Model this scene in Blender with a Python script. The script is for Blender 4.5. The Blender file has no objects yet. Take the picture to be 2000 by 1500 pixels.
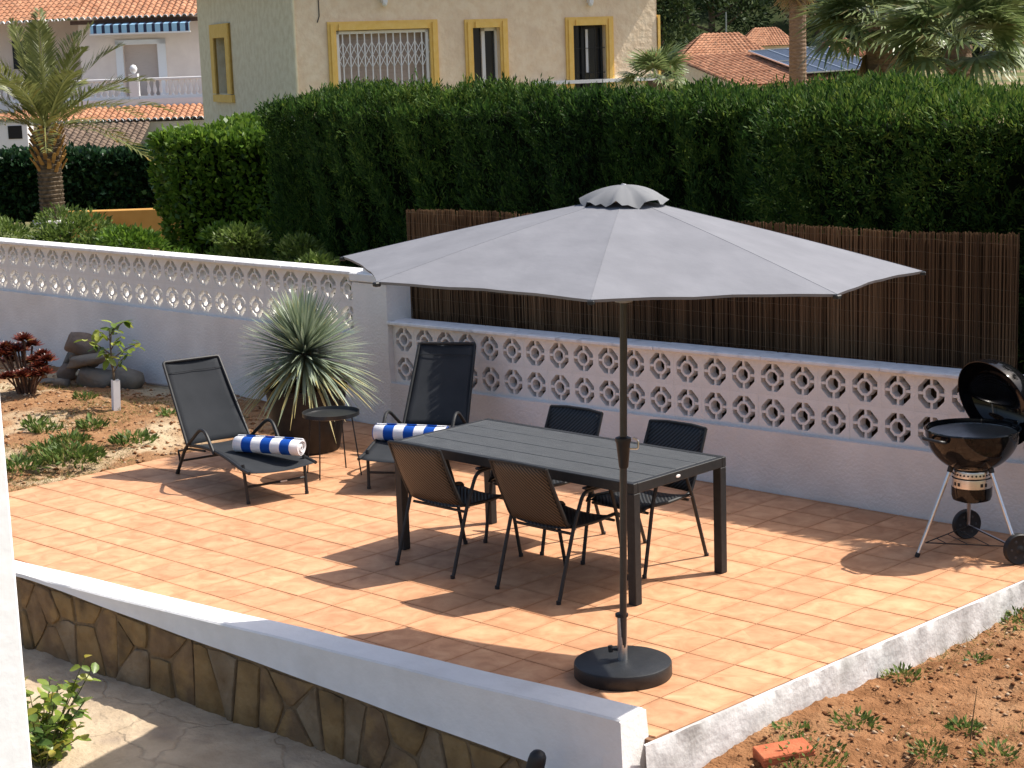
import bpy, bmesh, math, random
import numpy as np
from mathutils import Vector, Matrix
# ---------------------------------------------------------------- camera, sky, sun, exposure
scn = bpy.context.scene
COL = scn.collection
cam_d = bpy.data.cameras.new("camera")
cam = bpy.data.objects.new("camera", cam_d); COL.objects.link(cam)
CAM = Vector((5.7682, -7.3264, 3.2174))
R_ = Vector((0.726, 0.6869, -0.033)).normalized()
F_ = Vector((-0.6803, 0.7103, -0.1808)).normalized()
R_ = (R_ - F_ * R_.dot(F_)).normalized()
U_ = R_.cross(F_)
cam.matrix_world = Matrix(((R_.x, U_.x, -F_.x, CAM.x), (R_.y, U_.y, -F_.y, CAM.y), (R_.z, U_.z, -F_.z, CAM.z), (0, 0, 0, 1)))
cam_d.sensor_width = 36.0
cam_d.lens = 36.0 * 3500.0 / 2000.0
cam_d.clip_end = 2000.0
scn.camera = cam
SUN_EL, SUN_AZ = math.radians(54.7), math.radians(30.8)      # azimuth clockwise from +Y
S = Vector((math.cos(SUN_EL) * math.sin(SUN_AZ), math.cos(SUN_EL) * math.cos(SUN_AZ), math.sin(SUN_EL)))
world = bpy.data.worlds.new("World"); scn.world = world; world.use_nodes = True
wn = world.node_tree.nodes; wl = world.node_tree.links
bg = wn.get("Background") or wn.new("ShaderNodeBackground")
sky = wn.new("ShaderNodeTexSky"); sky.sky_type = 'NISHITA'; sky.sun_disc = False
sky.sun_elevation = SUN_EL; sky.sun_rotation = SUN_AZ
sky.air_density = .9; sky.dust_density = 3.2; sky.ozone_density = 1.0
wl.new(sky.outputs[0], bg.inputs[0]); bg.inputs[1].default_value = 0.138
sun_d = bpy.data.lights.new("sun", 'SUN'); sun_d.energy = 4.8; sun_d.angle = math.radians(0.5); sun_d.color = (1.0, 0.95, 0.87)
sun = bpy.data.objects.new("sun", sun_d); COL.objects.link(sun)
sun.rotation_euler = (-S).to_track_quat('-Z', 'Y').to_euler(); sun.location = (0, 0, 12)
vs = scn.view_settings
vs.view_transform = 'Standard'; vs.look = 'None'; vs.gamma = 1.0; vs.exposure = 0.42
try: vs.use_curve_mapping = False
except Exception: pass
scn.cycles.max_bounces = 6; scn.cycles.transparent_max_bounces = 12
scn.cycles.use_denoising = True
rnd = random.Random(11); nr = np.random.default_rng(7)
# ---------------------------------------------------------------- helpers
def tag(o, label=None, cat=None, group=None, kind=None):
    if label: o["label"] = label
    if cat: o["category"] = cat
    if group: o["group"] = group
    if kind: o["kind"] = kind
    return o
def thing(name, label, cat, loc=(0, 0, 0), rz=0.0, group=None):
    o = bpy.data.objects.new(name, None); COL.objects.link(o); o.empty_display_size = 0.1
    o.location = loc; o.rotation_euler = (0, 0, rz)
    return tag(o, label, cat, group)
def link(name, me, mat, parent=None, smooth=False):
    if mat is not None:
        me.materials.clear(); me.materials.append(mat)
    if smooth:
        me.polygons.foreach_set("use_smooth", [True] * len(me.polygons))
    o = bpy.data.objects.new(name, me); COL.objects.link(o)
    if parent is not None: o.parent = parent
    return o
def dup(root, loc, rz, label, group=None, extra=None):
    def rec(o, par):
        c = o.copy(); COL.objects.link(c)
        if par is not None: c.parent = par
        for ch in list(o.children): rec(ch, c)
        return c
    r = rec(root, None); r.location = loc; r.rotation_euler = (0, 0, rz); r["label"] = label
    if group: r["group"] = group
    return r
def unit(v):
    v = Vector(v); return v / max(v.length, 1e-9)
def fillet(pts, r, n=4):
    pts = [Vector(p) for p in pts]; out = [pts[0]]
    for i in range(1, len(pts) - 1):
        a, b, c = pts[i - 1], pts[i], pts[i + 1]
        d1 = min(r, (a - b).length * .48); d2 = min(r, (c - b).length * .48)
        p0 = b + unit(a - b) * d1; p2 = b + unit(c - b) * d2
        for k in range(n + 1):
            t = k / n; out.append(p0 * (1 - t) ** 2 + b * 2 * t * (1 - t) + p2 * t * t)
    out.append(pts[-1]); return out
class MB:
    def __init__(s): s.v = []; s.f = []
    def add(s, vs_, fs):
        o = len(s.v); s.v += [tuple(v) for v in vs_]; s.f += [tuple(i + o for i in f) for f in fs]; return s
    def box(s, c, size, rz=0.0, bev=0.0, M=None):
        x, y, z = size[0] / 2, size[1] / 2, size[2] / 2
        if bev > 0:
            bm = bmesh.new(); bmesh.ops.create_cube(bm, size=1.0)
            for v in bm.verts: v.co = Vector((v.co.x * 2 * x, v.co.y * 2 * y, v.co.z * 2 * z))
            bmesh.ops.bevel(bm, geom=bm.edges[:], offset=bev, segments=1, affect='EDGES')
            bm.verts.index_update()
            vv = [v.co.copy() for v in bm.verts]; ff = [tuple(v.index for v in f.verts) for f in bm.faces]; bm.free()
        else:
            vv = [Vector((sx * x, sy * y, sz * z)) for sx in (-1, 1) for sy in (-1, 1) for sz in (-1, 1)]
            ff = [(0, 1, 3, 2), (4, 6, 7, 5), (0, 4, 5, 1), (2, 3, 7, 6), (0, 2, 6, 4), (1, 5, 7, 3)]
        T = M if M is not None else (Matrix.Translation(c) @ Matrix.Rotation(rz, 4, 'Z'))
        return s.add([T @ v for v in vv], ff)
    def bb(s, a, b, bev=0.0):                                  # box from corner to corner
        return s.box([(a[i] + b[i]) / 2 for i in range(3)], [abs(b[i] - a[i]) for i in range(3)], 0, bev)
    def tube(s, pts, r, n=8, cap=True, flat=1.0):
        pts = [Vector(p) for p in pts]; m = len(pts); rr = r if isinstance(r, (list, tuple)) else [r] * m
        t0 = unit(pts[1] - pts[0]); up = Vector((0, 0, 1)) if abs(t0.z) < .9 else Vector((1, 0, 0))
        a = unit(t0.cross(up)); vv = []
        for i, p in enumerate(pts):
            t = unit((pts[min(i + 1, m - 1)] - pts[max(i - 1, 0)]))
            a = unit(a - t * a.dot(t)); b = t.cross(a)
            for k in range(n):
                q = 2 * math.pi * (k + .5) / n; vv.append(p + (a * math.cos(q) + b * math.sin(q) * flat) * rr[i])
        ff = [(i * n + k, i * n + (k + 1) % n, (i + 1) * n + (k + 1) % n, (i + 1) * n + k) for i in range(m - 1) for k in range(n)]
        if cap: ff += [tuple(range(n))[::-1], tuple(range((m - 1) * n, m * n))]
        return s.add(vv, ff)
    def lathe(s, prof, n=24, c=(0, 0, 0), cap=True, M=None):
        vv = [Vector((r * math.cos(2 * math.pi * k / n), r * math.sin(2 * math.pi * k / n), z)) for r, z in prof for k in range(n)]
        T = M if M is not None else Matrix.Translation(c)
        m = len(prof)
        ff = [(i * n + k, i * n + (k + 1) % n, (i + 1) * n + (k + 1) % n, (i + 1) * n + k) for i in range(m - 1) for k in range(n)]
        if cap:
            if prof[0][0] > 1e-4: ff.append(tuple(range(n))[::-1])
            if prof[-1][0] > 1e-4: ff.append(tuple(range((m - 1) * n, m * n)))
        return s.add([T @ v for v in vv], ff)
    def prism(s, poly, z0, z1):
        n = len(poly)
        vv = [(p[0], p[1], z0) for p in poly] + [(p[0], p[1], z1) for p in poly]
        return s.add(vv, [tuple(range(n))[::-1], tuple(range(n, 2 * n))] + [(i, (i + 1) % n, n + (i + 1) % n, n + i) for i in range(n)])
    def grid(s, P):                                            # P[i][j] points
        m, n = len(P), len(P[0])
        return s.add([p for row in P for p in row], [(i * n + j, i * n + j + 1, (i + 1) * n + j + 1, (i + 1) * n + j) for i in range(m - 1) for j in range(n - 1)])
    def build(s, name, mat, parent=None, smooth=False, off=None, auto=True):
        o = Vector((0, 0, 0)) if off is None else Vector(off)
        me = bpy.data.meshes.new(name); me.from_pydata([(v[0] - o.x, v[1] - o.y, v[2] - o.z) for v in s.v], [], s.f)
        bm = bmesh.new(); bm.from_mesh(me); bmesh.ops.recalc_face_normals(bm, faces=bm.faces[:])
        if smooth:
            for f in bm.faces: f.smooth = True
            for e in bm.edges:
                if len(e.link_faces) == 2 and e.calc_face_angle(0) > math.radians(40): e.smooth = False
        bm.to_mesh(me); bm.free()
        return link(name, me, mat, parent)
def np_mesh(name, V, Fq, mat, parent=None, col=None, tri=False, smooth=False):
    """V (n,3), Fq (m,4|3): mesh straight from arrays, optional per-face value 'tone'"""
    me = bpy.data.meshes.new(name); k = Fq.shape[1]
    me.vertices.add(len(V)); me.vertices.foreach_set("co", np.ascontiguousarray(V, dtype=np.float32).ravel())
    me.loops.add(Fq.size); me.loops.foreach_set("vertex_index", np.ascontiguousarray(Fq, dtype=np.int32).ravel())
    me.polygons.add(len(Fq)); me.polygons.foreach_set("loop_start", np.arange(0, Fq.size, k, dtype=np.int32))
    me.update(calc_edges=True); me.validate()
    if col is not None:
        a = me.attributes.new("tone", 'FLOAT', 'FACE'); a.data.foreach_set("value", np.ascontiguousarray(col, dtype=np.float32))
    return link(name, me, mat, parent, smooth)
def unitv(a): return a / np.maximum(np.linalg.norm(a, axis=1, keepdims=True), 1e-9)
def cards(P, D, N, L, W, shape='leaf', curl=0.0):
    """leaf faces: base P, direction D, face normal ~N, length L, width W -> V,F (two quads per leaf when curl, else one)"""
    n = len(P); D = unitv(D); Sd = unitv(np.cross(D, N)); Nn = np.cross(Sd, D)
    L = np.broadcast_to(L, (n,))[:, None]; W = np.broadcast_to(W, (n,))[:, None] / 2
    if shape == 'leaf':
        v = [P, P + D * L * .5 + Sd * W + Nn * curl * L, P + D * L, P + D * L * .5 - Sd * W + Nn * curl * L]
    elif shape == 'blade':
        v = [P + Sd * W, P - Sd * W, P + D * L - Sd * W * .25 - Nn * curl * L, P + D * L + Sd * W * .25 - Nn * curl * L]
    V = np.stack(v, 1).reshape(-1, 3); F = np.arange(n * 4).reshape(n, 4)
    return V, F
def rdir(n, rng=nr):
    v = rng.normal(size=(n, 3)); return unitv(v)
def vnoise(P, seed=0, scale=1.0):
    """smooth value noise (numpy), P (n,2|3) -> -1..1"""
    Q = np.asarray(P, float) * scale; i = np.floor(Q).astype(np.int64); f = Q - i; f = f * f * (3 - 2 * f); d = Q.shape[1]
    out = np.zeros(len(Q))
    for c in range(2 ** d):
        b = np.array([(c >> k) & 1 for k in range(d)]); j = i + b
        h = (j[:, 0] * 374761393 + j[:, 1] * 668265263 + (j[:, 2] * 2147483647 if d > 2 else 0) + seed * 974711) & 0xffffffff
        h = ((h ^ (h >> 13)) * 1274126177) & 0xffffffff; h = (h ^ (h >> 16)) & 0xffff
        out += (h / 32767.5 - 1) * np.prod(np.where(b, f, 1 - f), axis=1)
    return out
def fbm(P, seed=0, scale=1.0, oct=4):
    P = np.asarray(P, float); a = 1.0; o = np.zeros(len(P)); t = 0
    for k in range(oct):
        o += a * vnoise(P, seed + k * 17, scale * 2 ** k); t += a; a *= .5
    return o / t
# ---------------------------------------------------------------- materials
MATS = {}
def newmat(name):
    m = bpy.data.materials.new(name); m.use_nodes = True; MATS[name] = m
    nt = m.node_tree; b = nt.nodes.get("Principled BSDF"); return m, nt, b
def node(nt, t, **kw):
    n = nt.nodes.new(t)
    for k, v in kw.items(): setattr(n, k, v)
    return n
def rgb(c): return (c[0], c[1], c[2], 1.0)
def pm(name, c1, c2=None, rough=.6, spec=.3, metal=0.0, scale=6.0, detail=6.0, bump=0.0, bscale=60.0, coat=0.0, stretch=None, contrast=(.3, .7), c3=None, s3=1.5, t3=(.45, .7), coords='Object'):
    """base colour from noise between c1 and c2 (and large patches of c3), bump from finer noise"""
    m, nt, b = newmat(name); L = nt.links
    b.inputs["Roughness"].default_value = rough; b.inputs["Metallic"].default_value = metal
    b.inputs["Specular IOR Level"].default_value = spec
    if coat: b.inputs["Coat Weight"].default_value = coat; b.inputs["Coat Roughness"].default_value = .04
    tc = node(nt, "ShaderNodeTexCoord"); src = tc.outputs[coords]
    if coords == 'World': pass
    if stretch:
        mp = node(nt, "ShaderNodeMapping"); mp.inputs["Scale"].default_value = stretch; L.new(src, mp.inputs[0]); src = mp.outputs[0]
    if c2 is None: b.inputs["Base Color"].default_value = rgb(c1)
    else:
        nz = node(nt, "ShaderNodeTexNoise"); nz.inputs["Scale"].default_value = scale; nz.inputs["Detail"].default_value = detail; L.new(src, nz.inputs["Vector"])
        cr = node(nt, "ShaderNodeValToRGB"); cr.color_ramp.elements[0].position = contrast[0]; cr.color_ramp.elements[1].position = contrast[1]
        cr.color_ramp.elements[0].color = rgb(c1); cr.color_ramp.elements[1].color = rgb(c2); L.new(nz.outputs["Fac"], cr.inputs[0])
        out = cr.outputs[0]
        if c3 is not None:
            n3 = node(nt, "ShaderNodeTexNoise"); n3.inputs["Scale"].default_value = s3; n3.inputs["Detail"].default_value = 5; L.new(src, n3.inputs["Vector"])
            r3 = node(nt, "ShaderNodeMapRange"); r3.inputs[1].default_value = t3[0]; r3.inputs[2].default_value = t3[1]; L.new(n3.outputs["Fac"], r3.inputs[0])
            mx = node(nt, "ShaderNodeMix", data_type='RGBA'); L.new(r3.outputs[0], mx.inputs[0]); L.new(out, mx.inputs[6]); mx.inputs[7].default_value = rgb(c3); out = mx.outputs[2]
        L.new(out, b.inputs["Base Color"])
    if bump:
        n2 = node(nt, "ShaderNodeTexNoise"); n2.inputs["Scale"].default_value = bscale; n2.inputs["Detail"].default_value = 5; L.new(src, n2.inputs["Vector"])
        bp = node(nt, "ShaderNodeBump"); bp.inputs["Strength"].default_value = bump; bp.inputs["Distance"].default_value = .02; L.new(n2.outputs["Fac"], bp.inputs["Height"]); L.new(bp.outputs[0], b.inputs["Normal"])
    return m
def leafmat(name, cols, trans=.3, rough=.5, spec=.25):
    """leaf colour from the per-leaf 'tone' value; part of the light passes through"""
    m, nt, b = newmat(name); L = nt.links
    at = node(nt, "ShaderNodeAttribute", attribute_name="tone")
    cr = node(nt, "ShaderNodeValToRGB"); e = cr.color_ramp.elements
    while len(e) < len(cols): e.new(.5)
    for i, c in enumerate(cols): e[i].position = i / (len(cols) - 1); e[i].color = rgb(c)
    L.new(at.outputs["Fac"], cr.inputs[0]); L.new(cr.outputs[0], b.inputs["Base Color"])
    b.inputs["Roughness"].default_value = rough; b.inputs["Specular IOR Level"].default_value = spec
    if trans:
        tr = node(nt, "ShaderNodeBsdfTranslucent"); L.new(cr.outputs[0], tr.inputs[0])
        mx = node(nt, "ShaderNodeMixShader"); mx.inputs[0].default_value = trans
        L.new(b.outputs[0], mx.inputs[1]); L.new(tr.outputs[0], mx.inputs[2])
        L.new(mx.outputs[0], nt.nodes["Material Output"].inputs[0])
    return m
WHITE = pm("white_render", (.76, .735, .70), (.84, .815, .78), .85, .15, scale=3.0, bump=.5, bscale=42, c3=(.64, .60, .56), s3=1.4, t3=(.46, .85))
WHITE_SM = pm("white_paint", (.78, .76, .735), (.84, .82, .795), .8, .2, scale=9, bump=.2, bscale=34, c3=(.67, .645, .61), s3=2.6, t3=(.5, .9))
BLOCKM = pm("white_block", (.76, .735, .70), (.84, .815, .78), .85, .15, scale=6, bump=.35, bscale=60, c3=(.66, .63, .58), s3=1.7, t3=(.5, .85), coords="Object")
COPING = pm("white_coping", (.72, .71, .70), (.84, .83, .82), .85, .15, scale=14, bump=.3, bscale=50, c3=(.5, .49, .48), s3=9, t3=(.58, .78))
GRIME = pm("grimy_white", (.60, .59, .58), (.80, .79, .77), .85, .15, scale=10, detail=10, bump=.18, bscale=45, c3=(.40, .38, .36), s3=5, t3=(.52, .8))
BLACKM = pm("anthracite_metal", (.016, .017, .018), (.025, .026, .027), .5, .3, scale=30)
BLACKP = pm("black_plastic", (.012, .012, .013), (.018, .018, .019), .5, .4, scale=25)
ENAMEL = pm("black_enamel", (.005, .005, .006), None, .07, .35)
INNER = pm("kettle_inside", (.012, .013, .015), (.02, .02, .022), .35, .5, scale=20)
STEEL = pm("brushed_steel", (.62, .61, .60), (.74, .73, .72), .28, .5, metal=1.0, scale=40, stretch=(1, 1, 8))
ALU = pm("aluminium", (.70, .70, .71), None, .3, .5, metal=1.0)
# ---------------------------------------------------------------- ground
GROUND = pm("dry_ground", (.20, .14, .085), (.30, .22, .13), .95, .1, scale=.6, c3=(.10, .12, .04), s3=.12, t3=(.4, .6))
EARTH = pm("red_earth", (.17, .078, .034), (.33, .165, .078), .95, .08, scale=9, detail=12, bump=1.0, bscale=55, c3=(.40, .235, .125), s3=1.6, t3=(.5, .75))
EARTH2 = pm("dry_red_earth", (.22, .11, .052), (.36, .20, .10), .95, .08, scale=8, detail=10, bump=.9, bscale=34, c3=(.50, .40, .26), s3=1.2, t3=(.48, .66))
PATHM = pm("sandy_path", (.40, .305, .205), (.56, .44, .305), .92, .1, scale=5, detail=9, bump=.7, bscale=26, c3=(.28, .22, .17), s3=2.4, t3=(.55, .8))
def add_cracks(m, scale, col, width=.035, depth=.5):
    """uneven slab joints: Voronoi edges pushed about by noise, darker and slightly sunk"""
    nt = m.node_tree; L = nt.links; b = nt.nodes["Principled BSDF"]; tc = node(nt, "ShaderNodeTexCoord"); nz = node(nt, "ShaderNodeTexNoise"); nz.inputs["Scale"].default_value = 3.0; nz.inputs["Detail"].default_value = 6; L.new(tc.outputs["Object"], nz.inputs["Vector"])
    sc = node(nt, "ShaderNodeVectorMath", operation='MULTIPLY_ADD'); sc.inputs[1].default_value = (.35, .35, 0); L.new(nz.outputs["Color"], sc.inputs[0]); L.new(tc.outputs["Object"], sc.inputs[2])
    vo = node(nt, "ShaderNodeTexVoronoi", feature='DISTANCE_TO_EDGE'); vo.inputs["Scale"].default_value = scale; L.new(sc.outputs[0], vo.inputs["Vector"])
    mr = node(nt, "ShaderNodeMapRange"); mr.inputs[1].default_value = 0; mr.inputs[2].default_value = width; mr.inputs[3].default_value = depth; mr.inputs[4].default_value = 0; L.new(vo.outputs["Distance"], mr.inputs[0])
    src = b.inputs["Base Color"].links[0].from_socket; mx = node(nt, "ShaderNodeMix", data_type='RGBA'); L.new(mr.outputs[0], mx.inputs[0]); L.new(src, mx.inputs[6]); mx.inputs[7].default_value = rgb(col); L.new(mx.outputs[2], b.inputs["Base Color"])
    b2 = node(nt, "ShaderNodeBump"); b2.invert = True; b2.inputs["Strength"].default_value = .8; b2.inputs["Distance"].default_value = .02; L.new(mr.outputs[0], b2.inputs["Height"]); L.new(b.inputs["Normal"].links[0].from_socket, b2.inputs["Normal"]); L.new(b2.outputs[0], b.inputs["Normal"])
add_cracks(PATHM, 1.5, (.26, .20, .14), .02, .35)
g = MB()
g.grid([[(-600, -120, -.75), (-600, 3.36, -.75)], [(300, -120, -.75), (300, 3.36, -.75)]])
g.grid([[(-600, 3.42, .0), (-600, 900, .0)], [(300, 3.42, .0), (300, 900, .0)]])
g.grid([[(-600, 3.36, -.75), (-600, 3.42, 0)], [(300, 3.36, -.75), (300, 3.42, 0)]])
tag(g.build("ground", GROUND), kind="structure")
def terrain(name, x0, x1, y0, y1, st, zf, mat, amp, seed, scale=2.0, keep=None, skirt=.5):
    xs = np.arange(x0, x1 + st / 2, st); ys = np.arange(y0, y1 + st / 2, st)
    X, Y = np.meshgrid(xs, ys, indexing='ij'); P = np.c_[X.ravel(), Y.ravel()]
    Z = zf(P[:, 0], P[:, 1]) + amp * fbm(P, seed, scale, 5) + amp * .55 * np.abs(fbm(P, seed + 5, scale * 5, 3))
    V = np.c_[P, Z]; m, n = X.shape; idx = np.arange(m * n).reshape(m, n)
    F = np.stack([idx[:-1, :-1], idx[1:, :-1], idx[1:, 1:], idx[:-1, 1:]], -1).reshape(-1, 4)
    if keep is not None:
        cx = V[F].mean(1); F = F[keep(cx[:, 0], cx[:, 1])]
    return tag(np_mesh(name, V, F, mat, smooth=True), kind="structure")
def edgeX(y): return .640 + .0372 * (y + 1.11)              # right edge of the patio
PA, PO = .0955, Vector((.572, -1.066, 0))                    # low front wall: direction and inner right corner
pe = Vector((-math.cos(PA), -math.sin(PA), 0)); pn = Vector((math.sin(PA), -math.cos(PA), 0))
def wall_y(x): return PO.y + (x - PO.x) * math.tan(PA)
def soil_z(x, y): return -.205 - .03 * (x - .7) - .055 * np.clip(-.2 - y, 0, 1.2) + .05 * np.clip(y - 1.9, 0, 2)
terrain("red_soil_bed", .60, 5.2, -4.2, 3.18, .022, soil_z, EARTH, .060, 3, 3.0)
def lsoil_z(x, y): return -.03 + .05 * np.clip((y - .6) / 2, 0, 1) + .02 * np.clip((-6.8 - x), 0, 1)
terrain("garden_soil", -15.0, -6.44, -2.6, 3.24, .04, lsoil_z, EARTH2, .05, 9, 1.6)
def path_z(x, y): return -.345 - .045 * (x + 3.97)
terrain("sandy_path", -7.0, .98, -4.2, -1.0, .03, path_z, PATHM, .034, 21, 1.9, keep=lambda x, y: (y < wall_y(x) - .12) & (y > -4.2) & (x < .98))
# ---------------------------------------------------------------- patio slab and floor tiles
EDGE = pm("streaked_edge_render", (.50, .49, .475), (.74, .73, .71), .85, .12, scale=7, detail=12, bump=.3, bscale=30, c3=(.33, .315, .29), s3=3.2, t3=(.52, .78), contrast=(.32, .62))
slab = MB()
poly = [(-6.47, wall_y(-6.47) - .1), (edgeX(-1.2), wall_y(.6) - .02), (edgeX(3.18), 3.18), (-6.47, 3.18)]
slab.prism(poly, -.55, -.009)
# rough painted skirt on the soil side: leaning render with an uneven foot
rows = []; ny = 90
for k in range(5):
    row = []
    for j in range(ny + 1):
        y = -1.16 + (3.17 + 1.16) * j / ny; n1 = float(vnoise(np.array([[y * 6, k * .7]]), 4)[0]); n2 = float(vnoise(np.array([[y * 17, k * 2.1]]), 8)[0])
        z = [-.002, -.012, -.09, -.18, -.40][k]
        row.append((edgeX(y) + [0.004, .014, .016, .019, .026][k] + (n1 * .006 + n2 * .005) * (0 if k < 1 else .3 if k < 2 else 1), y, z + (0 if k == 0 else n2 * .006)))
    rows.append(row)
patio = slab.build("patio_floor", pm("grout", (.20, .115, .07), (.29, .165, .10), .9, .1, scale=20), None)
tag(patio, kind="structure")
sk = MB(); sk.grid(rows); sk.build("rendered_edge", EDGE, patio, smooth=True)
TILE = .3148
def tile_mat():
    m, nt, b = newmat("terracotta_tile"); L = nt.links
    ge = node(nt, "ShaderNodeNewGeometry")
    dv = node(nt, "ShaderNodeVectorMath", operation='DIVIDE'); dv.inputs[1].default_value = (TILE, TILE, 1); L.new(ge.outputs["Position"], dv.inputs[0])
    fl = node(nt, "ShaderNodeVectorMath", operation='FLOOR'); L.new(dv.outputs[0], fl.inputs[0])
    flat = node(nt, "ShaderNodeVectorMath", operation='MULTIPLY'); flat.inputs[1].default_value = (1, 1, 0); L.new(fl.outputs[0], flat.inputs[0])
    wn_ = node(nt, "ShaderNodeTexWhiteNoise", noise_dimensions='3D'); L.new(flat.outputs[0], wn_.inputs["Vector"])
    sc = node(nt, "ShaderNodeVectorMath", operation='SCALE'); sc.inputs["Scale"].default_value = 40; L.new(wn_.outputs["Color"], sc.inputs[0])
    ad = node(nt, "ShaderNodeVectorMath", operation='ADD'); L.new(ge.outputs["Position"], ad.inputs[0]); L.new(sc.outputs[0], ad.inputs[1])
    nz = node(nt, "ShaderNodeTexNoise"); nz.inputs["Scale"].default_value = 7.0; nz.inputs["Detail"].default_value = 7; nz.inputs["Roughness"].default_value = .6; nz.inputs["Distortion"].default_value = .6; L.new(ad.outputs[0], nz.inputs["Vector"])
    cr = node(nt, "ShaderNodeValToRGB"); e = cr.color_ramp.elements; e[0].position = .28; e[0].color = rgb((.44, .21, .105)); e[1].position = .72; e[1].color = rgb((.67, .385, .215))
    x = e.new(.5); x.color = rgb((.575, .30, .16)); L.new(nz.outputs["Fac"], cr.inputs[0])
    # a darker rim round each tile
    fr = node(nt, "ShaderNodeVectorMath", operation='FRACTION'); L.new(dv.outputs[0], fr.inputs[0])
    ce = node(nt, "ShaderNodeVectorMath", operation='SUBTRACT'); ce.inputs[1].default_value = (.5, .5, 0); L.new(fr.outputs[0], ce.inputs[0])
    ab = node(nt, "ShaderNodeVectorMath", operation='ABSOLUTE'); L.new(ce.outputs[0], ab.inputs[0])
    sp = node(nt, "ShaderNodeSeparateXYZ"); L.new(ab.outputs[0], sp.inputs[0])
    mxm = node(nt, "ShaderNodeMath", operation='MAXIMUM'); L.new(sp.outputs[0], mxm.inputs[0]); L.new(sp.outputs[1], mxm.inputs[1])
    nse = node(nt, "ShaderNodeTexNoise"); nse.inputs["Scale"].default_value = 9; nse.inputs["Detail"].default_value = 4; L.new(ad.outputs[0], nse.inputs["Vector"])
    nm = node(nt, "ShaderNodeMath", operation='MULTIPLY_ADD'); nm.inputs[1].default_value = .22; L.new(nse.outputs["Fac"], nm.inputs[0]); L.new(mxm.outputs[0], nm.inputs[2])
    mr = node(nt, "ShaderNodeMapRange"); mr.inputs[1].default_value = .50; mr.inputs[2].default_value = .64; mr.inputs[3].default_value = 0; mr.inputs[4].default_value = .55; L.new(nm.outputs[0], mr.inputs[0])
    mx = node(nt, "ShaderNodeMix", data_type='RGBA'); L.new(mr.outputs[0], mx.inputs[0]); L.new(cr.outputs[0], mx.inputs[6]); mx.inputs[7].default_value = rgb((.42, .195, .09))
    hsv = node(nt, "ShaderNodeHueSaturation"); v = node(nt, "ShaderNodeMapRange"); v.inputs[3].default_value = .90; v.inputs[4].default_value = 1.10
    sw = node(nt, "ShaderNodeSeparateXYZ"); L.new(wn_.outputs["Color"], sw.inputs[0]); L.new(sw.outputs[1], v.inputs[0]); L.new(v.outputs[0], hsv.inputs["Value"]); L.new(mx.outputs[2], hsv.inputs["Color"])
    L.new(hsv.outputs[0], b.inputs["Base Color"]); b.inputs["Roughness"].default_value = .62; b.inputs["Specular IOR Level"].default_value = .25
    bp = node(nt, "ShaderNodeBump"); bp.inputs["Strength"].default_value = .15; bp.inputs["Distance"].default_value = .01; L.new(nz.outputs["Fac"], bp.inputs["Height"]); L.new(bp.outputs[0], b.inputs["Normal"])
    return m
TILEM = tile_mat()
def clip(poly, a, b):                                        # keep the left side of a->b
    out = []; n = len(poly)
    sd = lambda p: (b[0] - a[0]) * (p[1] - a[1]) - (b[1] - a[1]) * (p[0] - a[0])
    for i in range(n):
        p, q = poly[i], poly[(i + 1) % n]; sp_, sq = sd(p), sd(q)
        if sp_ >= 0: out.append(p)
        if (sp_ >= 0) != (sq >= 0):
            t = sp_ / (sp_ - sq); out.append((p[0] + (q[0] - p[0]) * t, p[1] + (q[1] - p[1]) * t))
    return out
fp = [(-6.465, wall_y(-6.465) + .01), (edgeX(-1.1), wall_y(edgeX(-1.1)) + .01), (edgeX(3.17), 3.17), (-6.465, 3.17)]
def tile_geo(mb, pl, dz, cx, cy):
    def shrink(pl_, d):
        mx_, my_ = sum(p[0] for p in pl_) / len(pl_), sum(p[1] for p in pl_) / len(pl_)
        s = [max(0.0, 1 - d / max(.01, math.hypot(p[0] - mx_, p[1] - my_) * .7071)) for p in pl_]
        return [(mx_ + (p[0] - mx_) * k, my_ + (p[1] - my_) * k) for p, k in zip(pl_, s)]
    a, b = shrink(pl, .0030), shrink(pl, .0048); n = len(pl)
    vv = [(p[0] - cx, p[1] - cy, -.008) for p in a] + [(p[0] - cx, p[1] - cy, -.0015 + dz) for p in a] + [(p[0] - cx, p[1] - cy, dz) for p in b]
    ff = [(i, (i + 1) % n, n + (i + 1) % n, n + i) for i in range(n)] + [(n + i, n + (i + 1) % n, 2 * n + (i + 1) % n, 2 * n + i) for i in range(n)] + [tuple(range(2 * n, 3 * n))]
    mb.add(vv, ff)
tiles = []
for i in range(-21, 3):
    for j in range(-6, 11):
        pl = [(i * TILE, j * TILE), ((i + 1) * TILE, j * TILE), ((i + 1) * TILE, (j + 1) * TILE), (i * TILE, (j + 1) * TILE)]
        for k in range(4): pl = clip(pl, fp[k], fp[(k + 1) % 4]) if pl else pl
        if len(pl) < 3: continue
        ar = abs(sum(pl[k][0] * pl[(k + 1) % len(pl)][1] - pl[(k + 1) % len(pl)][0] * pl[k][1] for k in range(len(pl)))) / 2
        if ar < .004: continue
        c = ((i + .5) * TILE, (j + .5) * TILE)
        off = (Vector((c[0], c[1], 0)) - CAM); dz_ = off.dot(F_); u = 1000 + 3500 * off.dot(R_) / dz_; v_ = 750 - 3500 * off.dot(U_) / dz_
        vis = (u > 20) and (u < 2020) and (v_ < 1520)
        tiles.append((0 if vis else 1, dz_, i, j, pl, c, abs(ar - TILE * TILE) < 1e-6))
tiles.sort(key=lambda t: (t[0], t[1]))
full = MB(); h = TILE / 2; tile_geo(full, [(-h, -h), (h, -h), (h, h), (-h, h)], 0, 0, 0)
proto = None; rest = MB()
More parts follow.
